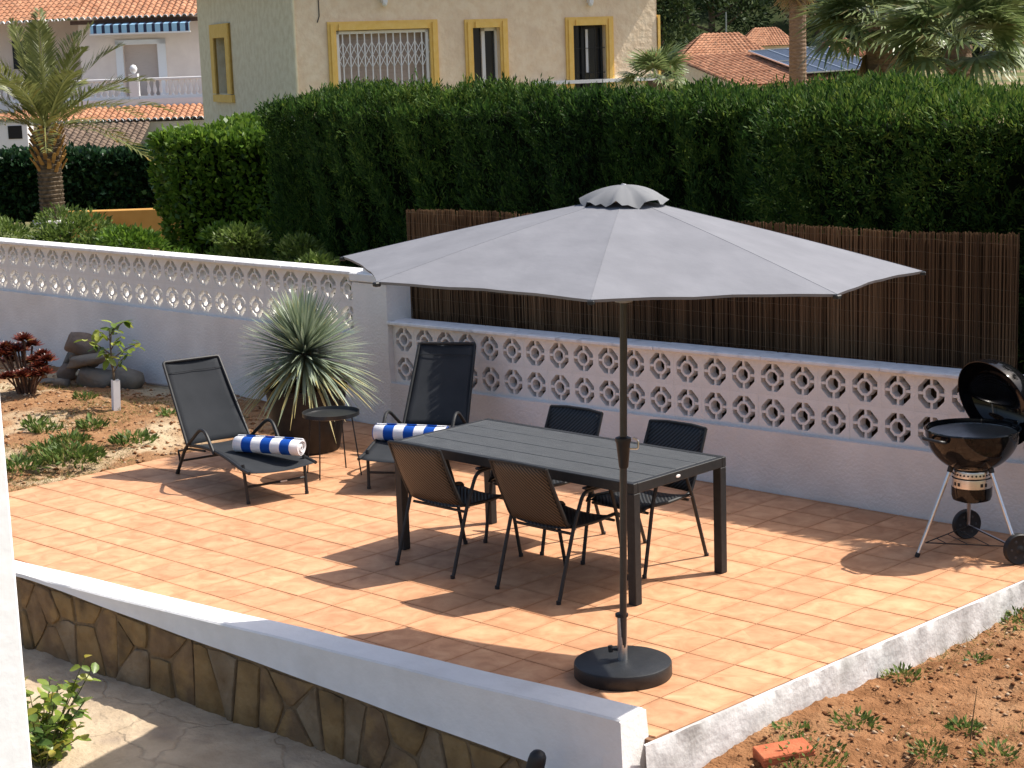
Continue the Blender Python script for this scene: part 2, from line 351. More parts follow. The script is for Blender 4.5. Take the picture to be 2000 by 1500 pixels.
for k, (nv, d_, i, j, pl, c, whole) in enumerate(tiles):
    dz = rnd.uniform(-.0008, .0008)
    if k < 298:
        if whole:
            if proto is None: o = full.build("tile", TILEM, patio); proto = o
            else: o = proto.copy(); COL.objects.link(o)
            o.location = (c[0], c[1], dz); o.rotation_euler = (rnd.uniform(-.0015, .0015), rnd.uniform(-.0015, .0015), 0)
        else:
            m_ = MB(); tile_geo(m_, pl, 0, c[0], c[1]); o = m_.build("tile", TILEM, patio); o.location = (c[0], c[1], dz)
    else: tile_geo(rest, pl, dz, 0, 0)
if rest.v: tag(rest.build("far_tiles", TILEM, patio), kind="stuff")
# ---------------------------------------------------------------- pierced block walls
def block_mesh(p, dep):
    """square screen block: octagon opening, ring held by four spokes"""
    s = p / 2; mb = MB()
    oct_ = lambda r, a0=math.pi / 8: [(r * math.cos(a0 + k * math.pi / 4), r * math.sin(a0 + k * math.pi / 4)) for k in range(8)]
    def shell(outer, inner):                                  # closed ring extruded along y (front at 0)
        n = len(outer); vv = [(x, 0, z) for x, z in outer] + [(x, 0, z) for x, z in inner] + [(x, dep, z) for x, z in outer] + [(x, dep, z) for x, z in inner]
        ff = []
        for k in range(n):
            l = (k + 1) % n
            ff += [(k, l, n + l, n + k), (2 * n + k, 3 * n + k, 3 * n + l, 2 * n + l), (n + k, n + l, 3 * n + l, 3 * n + k), (k, 2 * n + k, 2 * n + l, l)]
        mb.add(vv, ff)
    R0 = s * .845
    o8 = oct_(R0)
    sq = []
    for x, z in o8:
        m_ = max(abs(x), abs(z)); sq.append((max(-s, min(s, x / m_ * s)), max(-s, min(s, z / m_ * s))))
    # outer frame: octagon inside the square, corners filled
    outer = []; inner = []
    for k in range(8):
        l = (k + 1) % 8; outer.append(sq[k]); inner.append(o8[k])
        if abs(abs(sq[k][0]) - s) < 1e-6 and abs(abs(sq[l][1]) - s) < 1e-6 and abs(abs(sq[l][0]) - s) > 1e-6 or abs(abs(sq[k][1]) - s) < 1e-6 and abs(abs(sq[l][0]) - s) < 1e-6 and abs(abs(sq[l][1]) - s) > 1e-6:
            cx_ = math.copysign(s, sq[k][0] + sq[l][0]); cz_ = math.copysign(s, sq[k][1] + sq[l][1])
            outer.append((cx_, cz_)); inner.append(((o8[k][0] + o8[l][0]) / 2, (o8[k][1] + o8[l][1]) / 2))
    sh = .9985
    shell([(x * sh, z * sh) for x, z in outer], inner)
    shell(oct_(s * .50), oct_(s * .355))
    w = s * .075
    for a in range(4):
        ca, sa = [(1, 0), (0, 1), (-1, 0), (0, -1)][a]; r0, r1 = s * .44, s * .80
        q = [(ca * r0 - sa * w, sa * r0 + ca * w), (ca * r1 - sa * w, sa * r1 + ca * w), (ca * r1 + sa * w, sa * r1 - ca * w), (ca * r0 + sa * w, sa * r0 - ca * w)]
        mb.add([(x, .006, z) for x, z in q] + [(x, dep - .006, z) for x, z in q], [(0, 1, 2, 3), (7, 6, 5, 4), (0, 4, 5, 1), (1, 5, 6, 2), (2, 6, 7, 3), (3, 7, 4, 0)])
    return mb
def rough_box(mb, a, b, nx, seed, amp=.004, nz=4):
    """front face with uneven render, plain other sides"""
    P = [[(a[0] + (b[0] - a[0]) * i / nx, a[1] - .0005, a[2] + (b[2] - a[2]) * j / nz) for j in range(nz + 1)] for i in range(nx + 1)]
    Q = np.array(P).reshape(-1, 3); d = fbm(Q[:, [0, 2]], seed, 3.0, 4) * amp; Q[:, 1] -= np.abs(d); P = Q.reshape(nx + 1, nz + 1, 3).tolist()
    mb.grid(P); mb.bb((a[0], a[1], a[2]), b)
# right wall
GW = thing("garden_wall", "low white wall of pierced blocks in front of the reed screen", "wall", (-3.80, 3.18, 0)); GW.rotation_euler = (0, -.0135, 0)
m_ = MB(); rough_box(m_, (-1.98, 0, -.35), (5.10, .22, .4255), 120, 5); m_.build("wall_base", WHITE, GW, smooth=True)
bmesh_ = block_mesh(.2608, .072); bp_ = None
for i in range(-7, 20):
    for z in (.5557, .8165):
        if bp_ is None: o = bmesh_.build("block", BLOCKM, GW); bp_ = o
        else: o = bp_.copy(); COL.objects.link(o)
        o.location = (i * .2608, .052 + rnd.uniform(-.0015, .0015), z)
m_ = MB()
m_.bb((-1.975, .056, .4265), (-1.958, .15, .945)); m_.build("end_joint", WHITE_SM, GW)
m_ = MB()
x = -1.975
while x < 5.0:
    l = min(1.0, 5.11 - x); m_ = MB(); m_.box((x + l / 2, .105 + rnd.uniform(-.002, .002), .962 + rnd.uniform(-.001, .001)), (l - .006, .235, .030), 0, .006); m_.build("coping", COPING, GW); x += l
# left wall with its pier
LW = thing("garden_wall", "taller white wall of pierced blocks beside the garden soil", "wall", (-6.22, 3.20, 0))
m_ = MB(); rough_box(m_, (-8.6, 0, -.3), (.02, .22, .7965), 150, 12, .006); m_.build("wall_base", WHITE, LW, smooth=True)
bmesh_ = block_mesh(.2674, .062); bp_ = None
for k in range(0, 32):
    for z in (.930, 1.1974):
        if bp_ is None: o = bmesh_.build("block", BLOCKM, LW); bp_ = o
        else: o = bp_.copy(); COL.objects.link(o)
        o.location = (-.142 - k * .2674, .045 + rnd.uniform(-.0015, .0015), z)
x = 0.0
while x > -8.5:
    m_ = MB(); m_.box((x - .5, .095, 1.347), (.994, .235, .034), 0, .006); m_.build("coping", COPING, LW); x -= 1.0
m_ = MB(); rough_box(m_, (-.005, -.02, -.3), (.44, .40, 1.27), 10, 30, .006, 20); m_.build("pier", WHITE, LW, smooth=True)
m_ = MB(); m_.box((.2175, .19, 1.318), (.49, .46, .075), 0, .008); cp = m_.build("pier_cap", WHITE_SM, LW)
m_ = MB(); m_.lathe([(.205, 1.356), (.205, 1.385), (.195, 1.44), (.16, 1.50), (.10, 1.545), (.03, 1.565), (0.0, 1.567)], 24, (.2175, .19, 0)); m_.build("dome", WHITE_SM, cp, smooth=True)
# ---------------------------------------------------------------- reed screen
RS = thing("reed_screen", "brown reed screen standing behind the pierced block wall", "reed fence", (-2.85, 3.48, 0))
REED = leafmat("reed", [(.055, .033, .019), (.145, .085, .045), (.235, .145, .078), (.36, .245, .14)], .22, .7, .15)
V, F, T = [], [], []
n = 1250; xs = np.sort(nr.uniform(-2.95, 2.93, n)); clus = vnoise(np.c_[xs * 1.6, xs * 0], 3) * .22 + vnoise(np.c_[xs * 14, xs * 0], 5) * .15
for k in range(n):
    x = xs[k]; y = nr.uniform(-.012, .012); r = nr.uniform(.0026, .0055); lean = nr.normal(0, .010); z1 = 1.925 + nr.normal(0, .006) + .006 * x + .01 * math.sin(x * 2.3)
    c = [(x, y), (x + lean, y + nr.normal(0, .004)), (x + lean * 1.3 + nr.normal(0, .004), y + nr.normal(0, .004))]
    b = len(V)
    for (cx, cy), z in zip(c, (.02, 1.0, z1)):
        for q in range(5): V.append((cx + r * math.cos(q * 1.2566), cy + r * math.sin(q * 1.2566), z))
    for lv in range(2):
        for q in range(5): F.append((b + lv * 5 + q, b + lv * 5 + (q + 1) % 5, b + lv * 5 + 5 + (q + 1) % 5, b + lv * 5 + 5 + q)); T.append(np.clip(.34 + clus[k] + nr.normal(0, .19), 0, 1))
tag(np_mesh("reeds", np.array(V), np.array(F), REED, RS, np.array(T)), kind="stuff")
m_ = MB(); m_.bb((-2.94, .018, .05), (2.92, .022, 1.88)); m_.build("backing_reeds", pm("reed_dark", (.04, .025, .014), (.085, .05, .028), .8, .1, scale=30, stretch=(6, 1, .2)), RS)
WIRE = pm("galvanised_wire", (.22, .16, .10), None, .5, .5, metal=.3)
for z in (1.02, 1.13, 1.24, 1.35, 1.46, 1.57, 1.68, 1.79, 1.88):
    m_ = MB(); m_.tube([(-2.94 + 5.86 * k / 60, -.0165 + rnd.uniform(-.003, .0015), z + rnd.uniform(-.006, .006)) for k in range(61)], .0009, 4); m_.build("wire", WIRE, RS)
# ---------------------------------------------------------------- low front wall with stone cladding
FW = thing("retaining_wall", "low white front wall with brown stone cladding along the sandy path", "wall", PO, PA + math.pi)
# local axes: +x runs left along the wall, +y runs out towards the path
LEN = 5.6
def bandL(x): return -.230 + .0805 * x
def band(x): return min(.128, bandL(x))       # underside of the white band, rising to the left
mb = MB(); P = []
prof = lambda x: [(0, -.05), (0, .128), (.012, .14), (.196, .14), (.206, .131), (.207, band(x) + .02), (.214, band(x)), (.02, band(x))]
nx = 60
for k in range(nx + 1):
    x = LEN * k / nx; P.append([(x, y + .0025 * math.sin(x * 7 + z * 9), z + .002 * math.sin(x * 3.1 + 1)) for y, z in prof(x)])
mb.grid(P); mb.add(P[0], [tuple(range(8))]); mb.add(P[-1], [tuple(range(8))])
mb.build("white_band", WHITE_SM, FW, smooth=True)
mb = MB(); mb.prism([(-.012, -.012), (.16, -.012), (.16, .222), (-.022, .224)], -.7, .05)
ob = MB(); zt = .139
ob.add([(-.006, -.006, zt - .012), (.05, -.004, zt - .006), (.05, .204, zt - .006), (-.006, .208, zt - .012), (-.045, -.03, -.45), (.19, -.03, -.45), (.19, .235, -.45), (-.045, .24, -.45)],
       [(0, 1, 2, 3), (4, 7, 6, 5), (0, 4, 5, 1), (1, 5, 6, 2), (2, 6, 7, 3), (3, 7, 4, 0)])
ob.build("end_pier", WHITE_SM, FW)
def clad_bot(x): return -.552 + .0445 * x
mb = MB()
LC = 4.45
mb.add([(0.1, .185, clad_bot(0) - .2), (LC, .185, clad_bot(LC) - .2), (LC, .185, bandL(LC) + .005), (0.1, .185, band(0) + .005), (0.1, .05, clad_bot(0) - .2), (LC, .05, clad_bot(LC) - .2), (LC, .05, bandL(LC) + .005), (0.1, .05, band(0) + .005)],
       [(0, 1, 2, 3), (4, 7, 6, 5), (0, 4, 5, 1), (3, 2, 6, 7), (0, 3, 7, 4), (1, 5, 6, 2)])
mb.bb((LC, .05, -.6), (LEN, .184, .125)); mb.build("mortar_bed", pm("mortar", (.15, .105, .062), (.24, .175, .108), .95, .1, scale=22, bump=.5, bscale=60), FW)
STONES = [pm("cladding_stone_%s" % n_, a, b, .8, .2, scale=9, detail=12, bump=1.0, bscale=16, c3=c, s3=4.5, t3=(.48, .68)) for n_, a, b, c in (
    ("ochre", (.20, .125, .055), (.32, .215, .10), (.12, .08, .042)), ("brown", (.145, .092, .05), (.25, .165, .092), (.31, .20, .085)), ("grey", (.19, .135, .082), (.31, .235, .15), (.14, .09, .046)))]
sr = random.Random(5); pts = []
for k in range(33):
    x = .1 + LEN * (k + .5) / 33 + sr.uniform(-.045, .045)
    hh = band(x) - clad_bot(x); two = sr.random() < .42
    if two:
        f = sr.uniform(.25, .42); pts.append((x + sr.uniform(-.03, .03), clad_bot(x) + hh * f)); pts.append((x + sr.uniform(-.03, .03), clad_bot(x) + hh * (f + sr.uniform(.36, .5))))
    else: pts.append((x, clad_bot(x) + hh * sr.uniform(.4, .6)))
for a in pts:
    pl = [(.12, clad_bot(0) - .03), (LEN, clad_bot(LEN) - .03), (LEN, bandL(LEN) - .012), (.12, band(0) - .012)]; pl = clip(pl, (LC + .1, -2), (LC + .1, 2))
    for b in pts:
        if b is a or abs(b[0] - a[0]) > .7: continue
        mx_, mz_ = (a[0] + b[0]) / 2, (a[1] + b[1]) / 2; dx, dz = b[0] - a[0], b[1] - a[1]
        pl = clip(pl, (mx_, mz_), (mx_ - dz, mz_ + dx)) if pl else pl
    if not pl or len(pl) < 3: continue
    cx, cz = sum(p[0] for p in pl) / len(pl), sum(p[1] for p in pl) / len(pl)
    q = []
    for k in range(len(pl)):                                    # inset, midpoints wobbled
        p, p2 = pl[k], pl[(k + 1) % len(pl)]
        for t in (0, .5):
            x, z = p[0] + (p2[0] - p[0]) * t, p[1] + (p2[1] - p[1]) * t; dd = math.hypot(x - cx, z - cz); s_ = max(.3, 1 - (.004 + sr.uniform(0, .008)) / max(dd, .02)) * (.94 if t == 0 else 1.0)
            q.append((cx + (x - cx) * s_, cz + (z - cz) * s_))
    n = len(q); y0 = .183; tk = sr.uniform(.008, .022); tx, tz = sr.uniform(-.05, .05), sr.uniform(-.03, .03)
    rings = []
    for s_, y in ((1.0, y0), (1.0, y0 + tk * .6), (.93, y0 + tk), (.5, y0 + tk * 1.12)):
        rings.append([(cx + (x - cx) * s_, y + ((x - cx) * tx + (z - cz) * tz) * (y > y0) + (sr.uniform(-.002, .002) if y > y0 else 0), cz + (z - cz) * s_) for x, z in q])
    mb = MB(); off = []
    vv = [p for r_ in rings for p in r_]; ff = [(i * n + k, i * n + (k + 1) % n, (i + 1) * n + (k + 1) % n, (i + 1) * n + k) for i in range(3) for k in range(n)] + [tuple(range(3 * n, 4 * n))]
    mb.add(vv, ff); mb.build("stone", STONES[sr.choice((0, 0, 1, 1, 2))], FW, smooth=True)
# ---------------------------------------------------------------- white pillar beside the camera
WP = thing("white_pillar", "white roughcast pillar cut off by the left edge", "pillar", (1.15, -5.15, 0))
m_ = MB(); xs_ = 14; 
P = [[(.262 + .0035 * math.sin(i * 1.7 + j * .9), -.4 + .75 * i / xs_, -.75 + 3.9 * j / 60) for j in range(61)] for i in range(xs_ + 1)]
m_.bb((-.25, -.4, -.75), (.262, .35, 3.15), .012); m_.build("shaft", pm("white_roughcast", (.80, .80, .80), (.86, .86, .86), .85, .15, scale=6, bump=.14, bscale=16), WP)
# ================================================================ dining table
PLANK = pm("grey_composite_plank", (.040, .043, .044), (.090, .094, .096), .5, .35, scale=7, detail=8, stretch=(1.2, 22, 1), bump=.25, bscale=18)
DT = thing("dining_table", "long anthracite dining table with grey plank top", "table", (-.739 - 1.029, .464 + .445, 0), -.004)
TL, TW, TH = 2.058, .89, .74
for sx in (-1, 1):
    for sy in (-1, 1):
        m_ = MB(); m_.box((sx * (TL / 2 - .030), sy * (TW / 2 - .030), (TH - .062) / 2), (.060, .060, TH - .062), 0, .004); o = m_.build("leg", BLACKM, DT)
        m_ = MB(); m_.box((sx * (TL / 2 - .030), sy * (TW / 2 - .030), .004), (.056, .056, .008), 0, .002); m_.build("foot_pad", BLACKP, o)
for sy in (-1, 1):
    m_ = MB(); m_.box((0, sy * (TW / 2 - .02), TH - .031), (TL, .04, .062), 0, .003); m_.build("rail", BLACKM, DT)
for sx in (-1, 1):
    m_ = MB(); m_.box((sx * (TL / 2 - .02), 0, TH - .0312), (.04, TW - .081, .0616), 0, .003); m_.build("rail", BLACKM, DT)
pw = (TW - .08) / 4
for k in range(4):
    m_ = MB(); m_.box((0, -TW / 2 + .04 + pw * (k + .5), TH - .009 + rnd.uniform(-.0006, .0006)), (TL - .082, pw - .005, .016), 0, .0022); m_.build("plank", PLANK, DT)
m_ = MB(); m_.lathe([(.0, .0), (.016, .0), (.016, .003), (.012, .0045), (0, .005)], 20, M=Matrix.Translation((TL / 2 - .0005, .0 - .03, TH - .031)) @ Matrix.Rotation(math.pi / 2, 4, 'Y') @ Matrix.Diagonal((.62, 1.25, 1, 1))); m_.build("badge", pm("white_badge", (.8, .8, .8), None, .4, .4), DT)
# ================================================================ chairs
def wicker(nm, ca, cb):
    m, nt, b = newmat(nm); L = nt.links
    tc = node(nt, "ShaderNodeTexCoord"); mp = node(nt, "ShaderNodeMapping"); mp.inputs["Rotation"].default_value = (0, 0, 0); L.new(tc.outputs["UV"], mp.inputs[0])
    w = node(nt, "ShaderNodeTexWave", wave_type='BANDS', bands_direction='DIAGONAL'); w.inputs["Scale"].default_value = 20; w.inputs["Distortion"].default_value = .25; w.inputs["Detail"].default_value = 0; L.new(mp.outputs[0], w.inputs["Vector"])
    ck = node(nt, "ShaderNodeTexChecker"); ck.inputs["Scale"].default_value = 70; L.new(mp.outputs[0], ck.inputs["Vector"])
    cr = node(nt, "ShaderNodeValToRGB"); cr.color_ramp.elements[0].position = .25; cr.color_ramp.elements[0].color = rgb(ca); cr.color_ramp.elements[1].position = .75; cr.color_ramp.elements[1].color = rgb(cb); L.new(w.outputs["Fac"], cr.inputs[0])
    L.new(cr.outputs[0], b.inputs["Base Color"]); b.inputs["Roughness"].default_value = .5; b.inputs["Specular IOR Level"].default_value = .35
    mh = node(nt, "ShaderNodeMath", operation='MULTIPLY_ADD'); mh.inputs[1].default_value = .25; L.new(ck.outputs["Fac"], mh.inputs[0]); L.new(w.outputs["Fac"], mh.inputs[2])
    bp = node(nt, "ShaderNodeBump"); bp.inputs["Strength"].default_value = .8; bp.inputs["Distance"].default_value = .004; L.new(mh.outputs[0], bp.inputs["Height"]); L.new(bp.outputs[0], b.inputs["Normal"])
    return m
WICK = wicker("woven_wicker", (.008, .009, .010), (.040, .043, .047)); WICKB = wicker("tan_wicker", (.014, .011, .009), (.125, .090, .060))
def panel(name, rows, mat, parent, uvs=(1, 1), thick=0.0):
    """sheet from rows of points with UVs; thickness by solidify"""
    mb = MB(); mb.grid(rows); m, n = len(rows), len(rows[0])
    me = bpy.data.meshes.new(name); me.from_pydata(mb.v, [], mb.f); uv = me.uv_layers.new(name="UVMap")
    for lp in me.loops:
        i, j = divmod(lp.vertex_index, n); uv.data[lp.index].uv = (j / (n - 1) * uvs[0], i / (m - 1) * uvs[1])
    o = link(name, me, mat, parent, True)
    if thick:
        md = o.modifiers.new("thickness", 'SOLIDIFY'); md.thickness = thick; md.offset = 0; md.use_rim = thick > .002
    return o
def make_chair(label, loc, rz):
    t = thing("garden_chair", label, "chair", loc, rz, "chairs at the dining table")
    # back and seat woven sheets; chair faces +y
    bp0, bp1 = Vector((0, -.185, .445)), Vector((0, -.352, .822)); rows = []
    for i in range(9):
        s = i / 8; c = bp0.lerp(bp1, s); bow = .018 * math.sin(s * math.pi); wd = .225 - .006 * s
        rows.append([(wd * (2 * j / 8 - 1), c.y - .020 * (1 - (2 * j / 8 - 1) ** 2) - bow * .6, c.z + (.010 * (1 - (2 * j / 8 - 1) ** 2) * (s > .9))) for j in range(9)])
    panel("backrest", rows, WICK, t, (.45, .41), .004)
    panel("back_lining", [[(p[0] * .985, p[1] - .0075, p[2] - .003) for p in r_] for r_ in rows], WICKB, t, (.45, .41), .003)
    rows = []
    for i in range(9):
        s = i / 8; y = -.175 + .435 * s; z = .43 + .012 * s - .030 * math.sin(s * math.pi) * .6 - (.022 * max(0, s - .85) / .15)
        rows.append([(.222 * (2 * j / 8 - 1), y, z - .022 * (1 - (2 * j / 8 - 1) ** 2)) for j in range(9)])
    panel("seat", rows, WICK, t, (.45, .44), .006)
    for sx in (-1, 1):
        m_ = MB(); m_.tube(fillet([(sx * .228, -.36, .828), (sx * .232, -.29, .66), (sx * .234, -.185, .435), (sx * .234, .05, .425), (sx * .234, .265, .438), (sx * .228, .285, .41)], .05, 4), .0115, 8); m_.build("side_rail", BLACKM, t, True)
        m_ = MB(); m_.tube(fillet([(sx * .255, -.3125, .0), (sx * .258, -.165, .44), (sx * .262, -.075, .64), (sx * .262, .16, .645), (sx * .258, .225, .45), (sx * .255, .3125, .0)], .055, 5), .0125, 8); lg = m_.build("leg_frame", BLACKM, t, True)
        m_ = MB(); m_.lathe([(.015, 0), (.015, .02), (.013, .022)], 10, (sx * .255, -.3125, 0)); m_.build("foot_cap", BLACKP, lg)
        m_ = MB(); m_.lathe([(.015, 0), (.015, .02), (.013, .022)], 10, (sx * .255, .3125, 0)); m_.build("foot_cap", BLACKP, lg)
        m_ = MB(); m_.box((sx * .263, .045, .660), (.036, .235, .014), 0, .005); m_.build("armrest", BLACKP, t)
        m_ = MB(); m_.tube([(sx * .234, -.15, .422), (sx * .262, -.15, .428)], .006, 8); m_.build("bolt", ALU, t)
    m_ = MB(); m_.tube([(-.23, -.165, .398), (.23, -.165, .398)], .009, 8); m_.build("stretcher", BLACKM, t)
    m_ = MB(); m_.tube([(-.23, .235, .395), (.23, .235, .395)], .009, 8); m_.build("stretcher", BLACKM, t)
    m_ = MB(); m_.tube([(-.228, -.358, .826), (-.1, -.374, .834), (.1, -.374, .834), (.228, -.358, .826)], .0105, 8); m_.build("top_rail", BLACKM, t, True)
    return t
ch = make_chair("woven black chair with its back to us, nearest the lounger with the half hidden towel", (-2.275, .5225, 0), .0)
dup(ch, (-1.385, .530, 0), -.008, "woven black chair with its back to us, beside the umbrella pole")
dup(ch, (-2.190, 1.252, 0), math.pi + .01, "woven black chair on the wall side of the table, farther from the barbecue")
dup(ch, (-1.320, 1.252, 0), math.pi - .006, "woven black chair on the wall side of the table, nearer the barbecue")
# ================================================================ umbrella
UC = Vector((-.0492, -.4846, 0)); UT = Vector((.065, -.530, 2.545))
UB = thing("umbrella_base", "round black umbrella foot with a steel sleeve", "umbrella stand", UC)
m_ = MB(); m_.lathe([(.0, .0), (.252, .0), (.257, .006), (.257, .066), (.254, .074), (.245, .078), (.10, .080), (.04, .085), (0, .085)], 56); m_.build("foot_plate", pm("black_stone_base", (.014, .015, .016), (.022, .023, .024), .45, .4, scale=18, bump=.08, bscale=90), UB, True)
m_ = MB(); m_.lathe([(.0265, .07), (.0265, .32)], 20); m_.build("sleeve", STEEL, UB, True)
m_ = MB(); m_.lathe([(.026, .318), (.034, .320), (.034, .334), (.026, .338), (.02, .338)], 20); m_.build("collar", BLACKP, UB, True)
m_ = MB(); m_.tube([(-.026, -.01, .135), (-.062, -.022, .135)], .007, 8); m_.tube([(-.062, -.022, .118), (-.066, -.022, .152)], .013, 8); m_.build("clamp_knob", BLACKP, UB, True)
UM = thing("garden_umbrella", "large light grey garden umbrella standing open in front of the table", "umbrella", UC)
tp = UT - UC
def axis(z): return tp * (z / tp.z)
m_ = MB(); m_.tube([axis(.12), axis(2.50)], .019, 16); m_.build("pole", pm("bronze_pole", (.030, .028, .026), (.045, .042, .039), .4, .5, scale=20), UM, True)
cr_ = MB(); c0 = axis(1.21)
cr_.lathe([(.021, -.085), (.024, -.08), (.036, .045), (.041, .055), (.041, .072), (.022, .08)], 18, M=Matrix.Translation(c0)); crk = cr_.build("crank_housing", BLACKP, UM, True)
m_ = MB(); d_ = Vector((.72, .69, 0)); m_.tube(fillet([c0 + d_ * .03 + Vector((0, 0, .015)), c0 + d_ * .075 + Vector((0, 0, .012)), c0 + d_ * .078 + Vector((0, 0, .055)), c0 + d_ * .05 + Vector((0, 0, .07))], .01, 3), .005, 8); m_.build("crank_handle", ALU, crk, True)
def fabric(name, c1, c2, tr=.25, weave=900, bmp=.06):
    m = pm(name, c1, c2, .85, .12, scale=5, bump=bmp, bscale=weave); nt = m.node_tree; b = nt.nodes["Principled BSDF"]
    t = node(nt, "ShaderNodeBsdfTranslucent"); t.inputs[0].default_value = rgb([c * .9 for c in c2]); mx = node(nt, "ShaderNodeMixShader"); mx.inputs[0].default_value = tr
    nt.links.new(b.outputs[0], mx.inputs[1]); nt.links.new(t.outputs[0], mx.inputs[2]); nt.links.new(mx.outputs[0], nt.nodes["Material Output"].inputs[0]); return m
CANV = fabric("light_grey_canvas", (.205, .208, .228), (.24, .243, .265), .12, 11, .22)
RC, ZR, A0, TX, TY = 1.442, 2.178, 3.7376, -.0247, -.0331
def rim(k, f=1.0):
    a = A0 + k * math.pi / 4; r = RC * f
    return Vector((tp.x + r * math.cos(a), tp.y + r * math.sin(a), ZR + (2.512 - ZR) * (1 - f) + .010 * math.sin(math.pi * f) + RC * f * (TX * math.cos(a) + TY * math.sin(a))))
wr = random.Random(3)
for k in range(8):
    rows = []; ph = wr.uniform(0, 6)
    for i in range(15):
        f0 = .085 + .915 * i / 14; row = []
        for j in range(13):
            t = j / 12; q = 4 * t * (1 - t); f = f0 * (1 - .026 * q * max(0, (f0 - .55) / .45) ** 2); p = rim(k, f).lerp(rim(k + 1, f), t)
            p.z -= .007 * q * f + .0030 * q * math.sin(ph + t * 7 + f * 3) * f
            p.z += .0024 * math.sin(ph * 2 + t * 19 - f * 2.2 + math.sin(f * 5 + ph)) * q * q * min(1, f * 1.5)
            row.append(p)
        rows.append(row)
    pnl = panel("canopy_panel", rows, CANV, UM, (1, 1), .0015)
    m_ = MB(); e_ = rows[-1]; m_.grid([[p for p in e_], [p + Vector((0, 0, -.012)) + (Vector((tp.x, tp.y, p.z)) - p) * .004 for p in e_]]); hm = m_.build("hem", CANV, pnl)
    m_ = MB(); m_.tube([rim(k, f) + Vector((0, 0, .0005)) for f in [.09 + .91 * i / 12 for i in range(13)]], .0018, 4); m_.build("seam", CANV, pnl)
    a_ = rim(k, 1.0); m_ = MB(); m_.tube([Vector((tp.x, tp.y, 2.47)) + (rim(k, .05) - Vector((tp.x, tp.y, 2.47))) * .3, rim(k, .5) - Vector((0, 0, .018)), a_ - Vector((0, 0, .012))], .007, 6); rb = m_.build("rib", BLACKM, UM)
    m_ = MB(); m_.tube([axis(2.03) + (rim(k, .5) - axis(2.03)) * .03, rim(k, .5) - Vector((0, 0, .022))], .006, 6); m_.build("strut", BLACKM, rb)
    m_ = MB(); m_.box(a_ + Vector((0, 0, -.012)), (.03, .03, .02), A0 + k * math.pi / 4, .004); m_.build("rib_tip", BLACKP, rb)
m_ = MB(); m_.lathe([(.022, -.05), (.045, -.045), (.045, .0), (.03, .02), (.022, .02)], 16, axis(2.03)); m_.build("runner", pm("grey_plastic", (.35, .35, .36), None, .5, .3), UM, True)
rows = []
for i in range(9):
    f = i / 8; row = []
    for j in range(49):
        a = 2 * math.pi * j / 48; lob = 1 + .035 * math.cos(8 * (a - A0)) * f; r = .215 * f * lob
        z = 2.568 - .068 * f ** 1.8 - .026 * f ** 5 * (.5 - .5 * math.cos(8 * (a - A0))) + .007 * math.sin(a * 5 + 2) * f + .007 * math.sin(a * 17 + 1) * f * f + .004 * math.sin(a * 29) * f ** 3
        row.append(Vector((tp.x + r * math.cos(a), tp.y + r * math.sin(a), z)))
    rows.append(row)
panel("vent_cap", rows, fabric("light_grey_vent", (.20, .205, .215), (.24, .245, .255), .15), UM, (1, 1), .0015)
m_ = MB(); m_.lathe([(.010, 2.565), (.014, 2.567), (.012, 2.572), (0, 2.574)], 12, (tp.x, tp.y, 0)); m_.build("finial", pm("grey_finial", (.4, .4, .42), None, .5, .3), UM, True)
# ================================================================ kettle barbecue
BQ = thing("kettle_barbecue", "black kettle barbecue with its lid swung open by the block wall", "barbecue", (.235, 2.62, 0))
RB = .292; zr = .805
bowl = [(0.0, .545), (.07, .548)] + [(RB * math.sin(a), zr - .27 * math.cos(a)) for a in [math.radians(x) for x in range(18, 91, 6)]] + [(RB + .008, zr + .004), (RB + .006, zr + .012), (RB - .006, zr + .010)] + [((RB - .008) * math.sin(a), zr - .26 * math.cos(a)) for a in [math.radians(x) for x in range(88, 10, -8)]] + [(0, .56)]
m_ = MB(); m_.lathe(bowl, 56, cap=False); m_.build("bowl", ENAMEL, BQ, True)
m_ = MB()
for k in range(-13, 14):
    y = k * .02; w = math.sqrt(max(0, .272 ** 2 - y * y)); m_.tube([(-w, y, zr - .018), (w, y, zr - .018)], .0028, 5)
m_.lathe([(.272, zr - .021), (.276, zr - .018), (.272, zr - .015)], 40, cap=False); m_.build("cooking_grate", STEEL, BQ)
hd = Vector((.284, .955, 0)).normalized(); side = Vector((0, 0, 1)).cross(hd)
hinge = hd * (RB + .006) + Vector((0, 0, zr + .018))
ML = Matrix.Translation(hd * .175 + Vector((0, 0, .945))) @ Matrix.Rotation(math.radians(70), 4, side) @ Matrix.Translation((0, 0, -(zr + .02)))
lidp = [(RB + .002, zr + .020), (RB + .008, zr + .022), (RB + .006, zr + .034)] + [((RB + .002) * math.cos(a), zr + .034 + .215 * math.sin(a)) for a in [math.radians(x) for x in range(6, 91, 7)]] + [(0.0, zr + .249)]
m_ = MB(); m_.lathe(lidp, 56, cap=False, M=ML); lid = m_.build("lid", ENAMEL, BQ, True)
md = lid.modifiers.new("thickness", 'SOLIDIFY'); md.thickness = .004; md.offset = -1
m_ = MB(); m_.tube([ML @ p for p in fillet([Vector((-.07, 0, zr + .238)), Vector((-.06, 0, zr + .29)), Vector((.06, 0, zr + .29)), Vector((.07, 0, zr + .238))], .02, 3)], .012, 8); m_.build("lid_handle", BLACKP, lid, True)
m_ = MB(); m_.lathe([(0, .236), (.035, .232), (.035, .24), (0, .244)], 18, M=ML @ Matrix.Translation((.13, .12, zr - .035))); m_.build("damper", ALU, lid, True)
m_ = MB(); m_.box((hd * (RB + .03) + Vector((0, 0, zr - .05))), (.05, .10, .14), math.atan2(hd.y, hd.x), .008); m_.build("hinge", BLACKP, BQ)
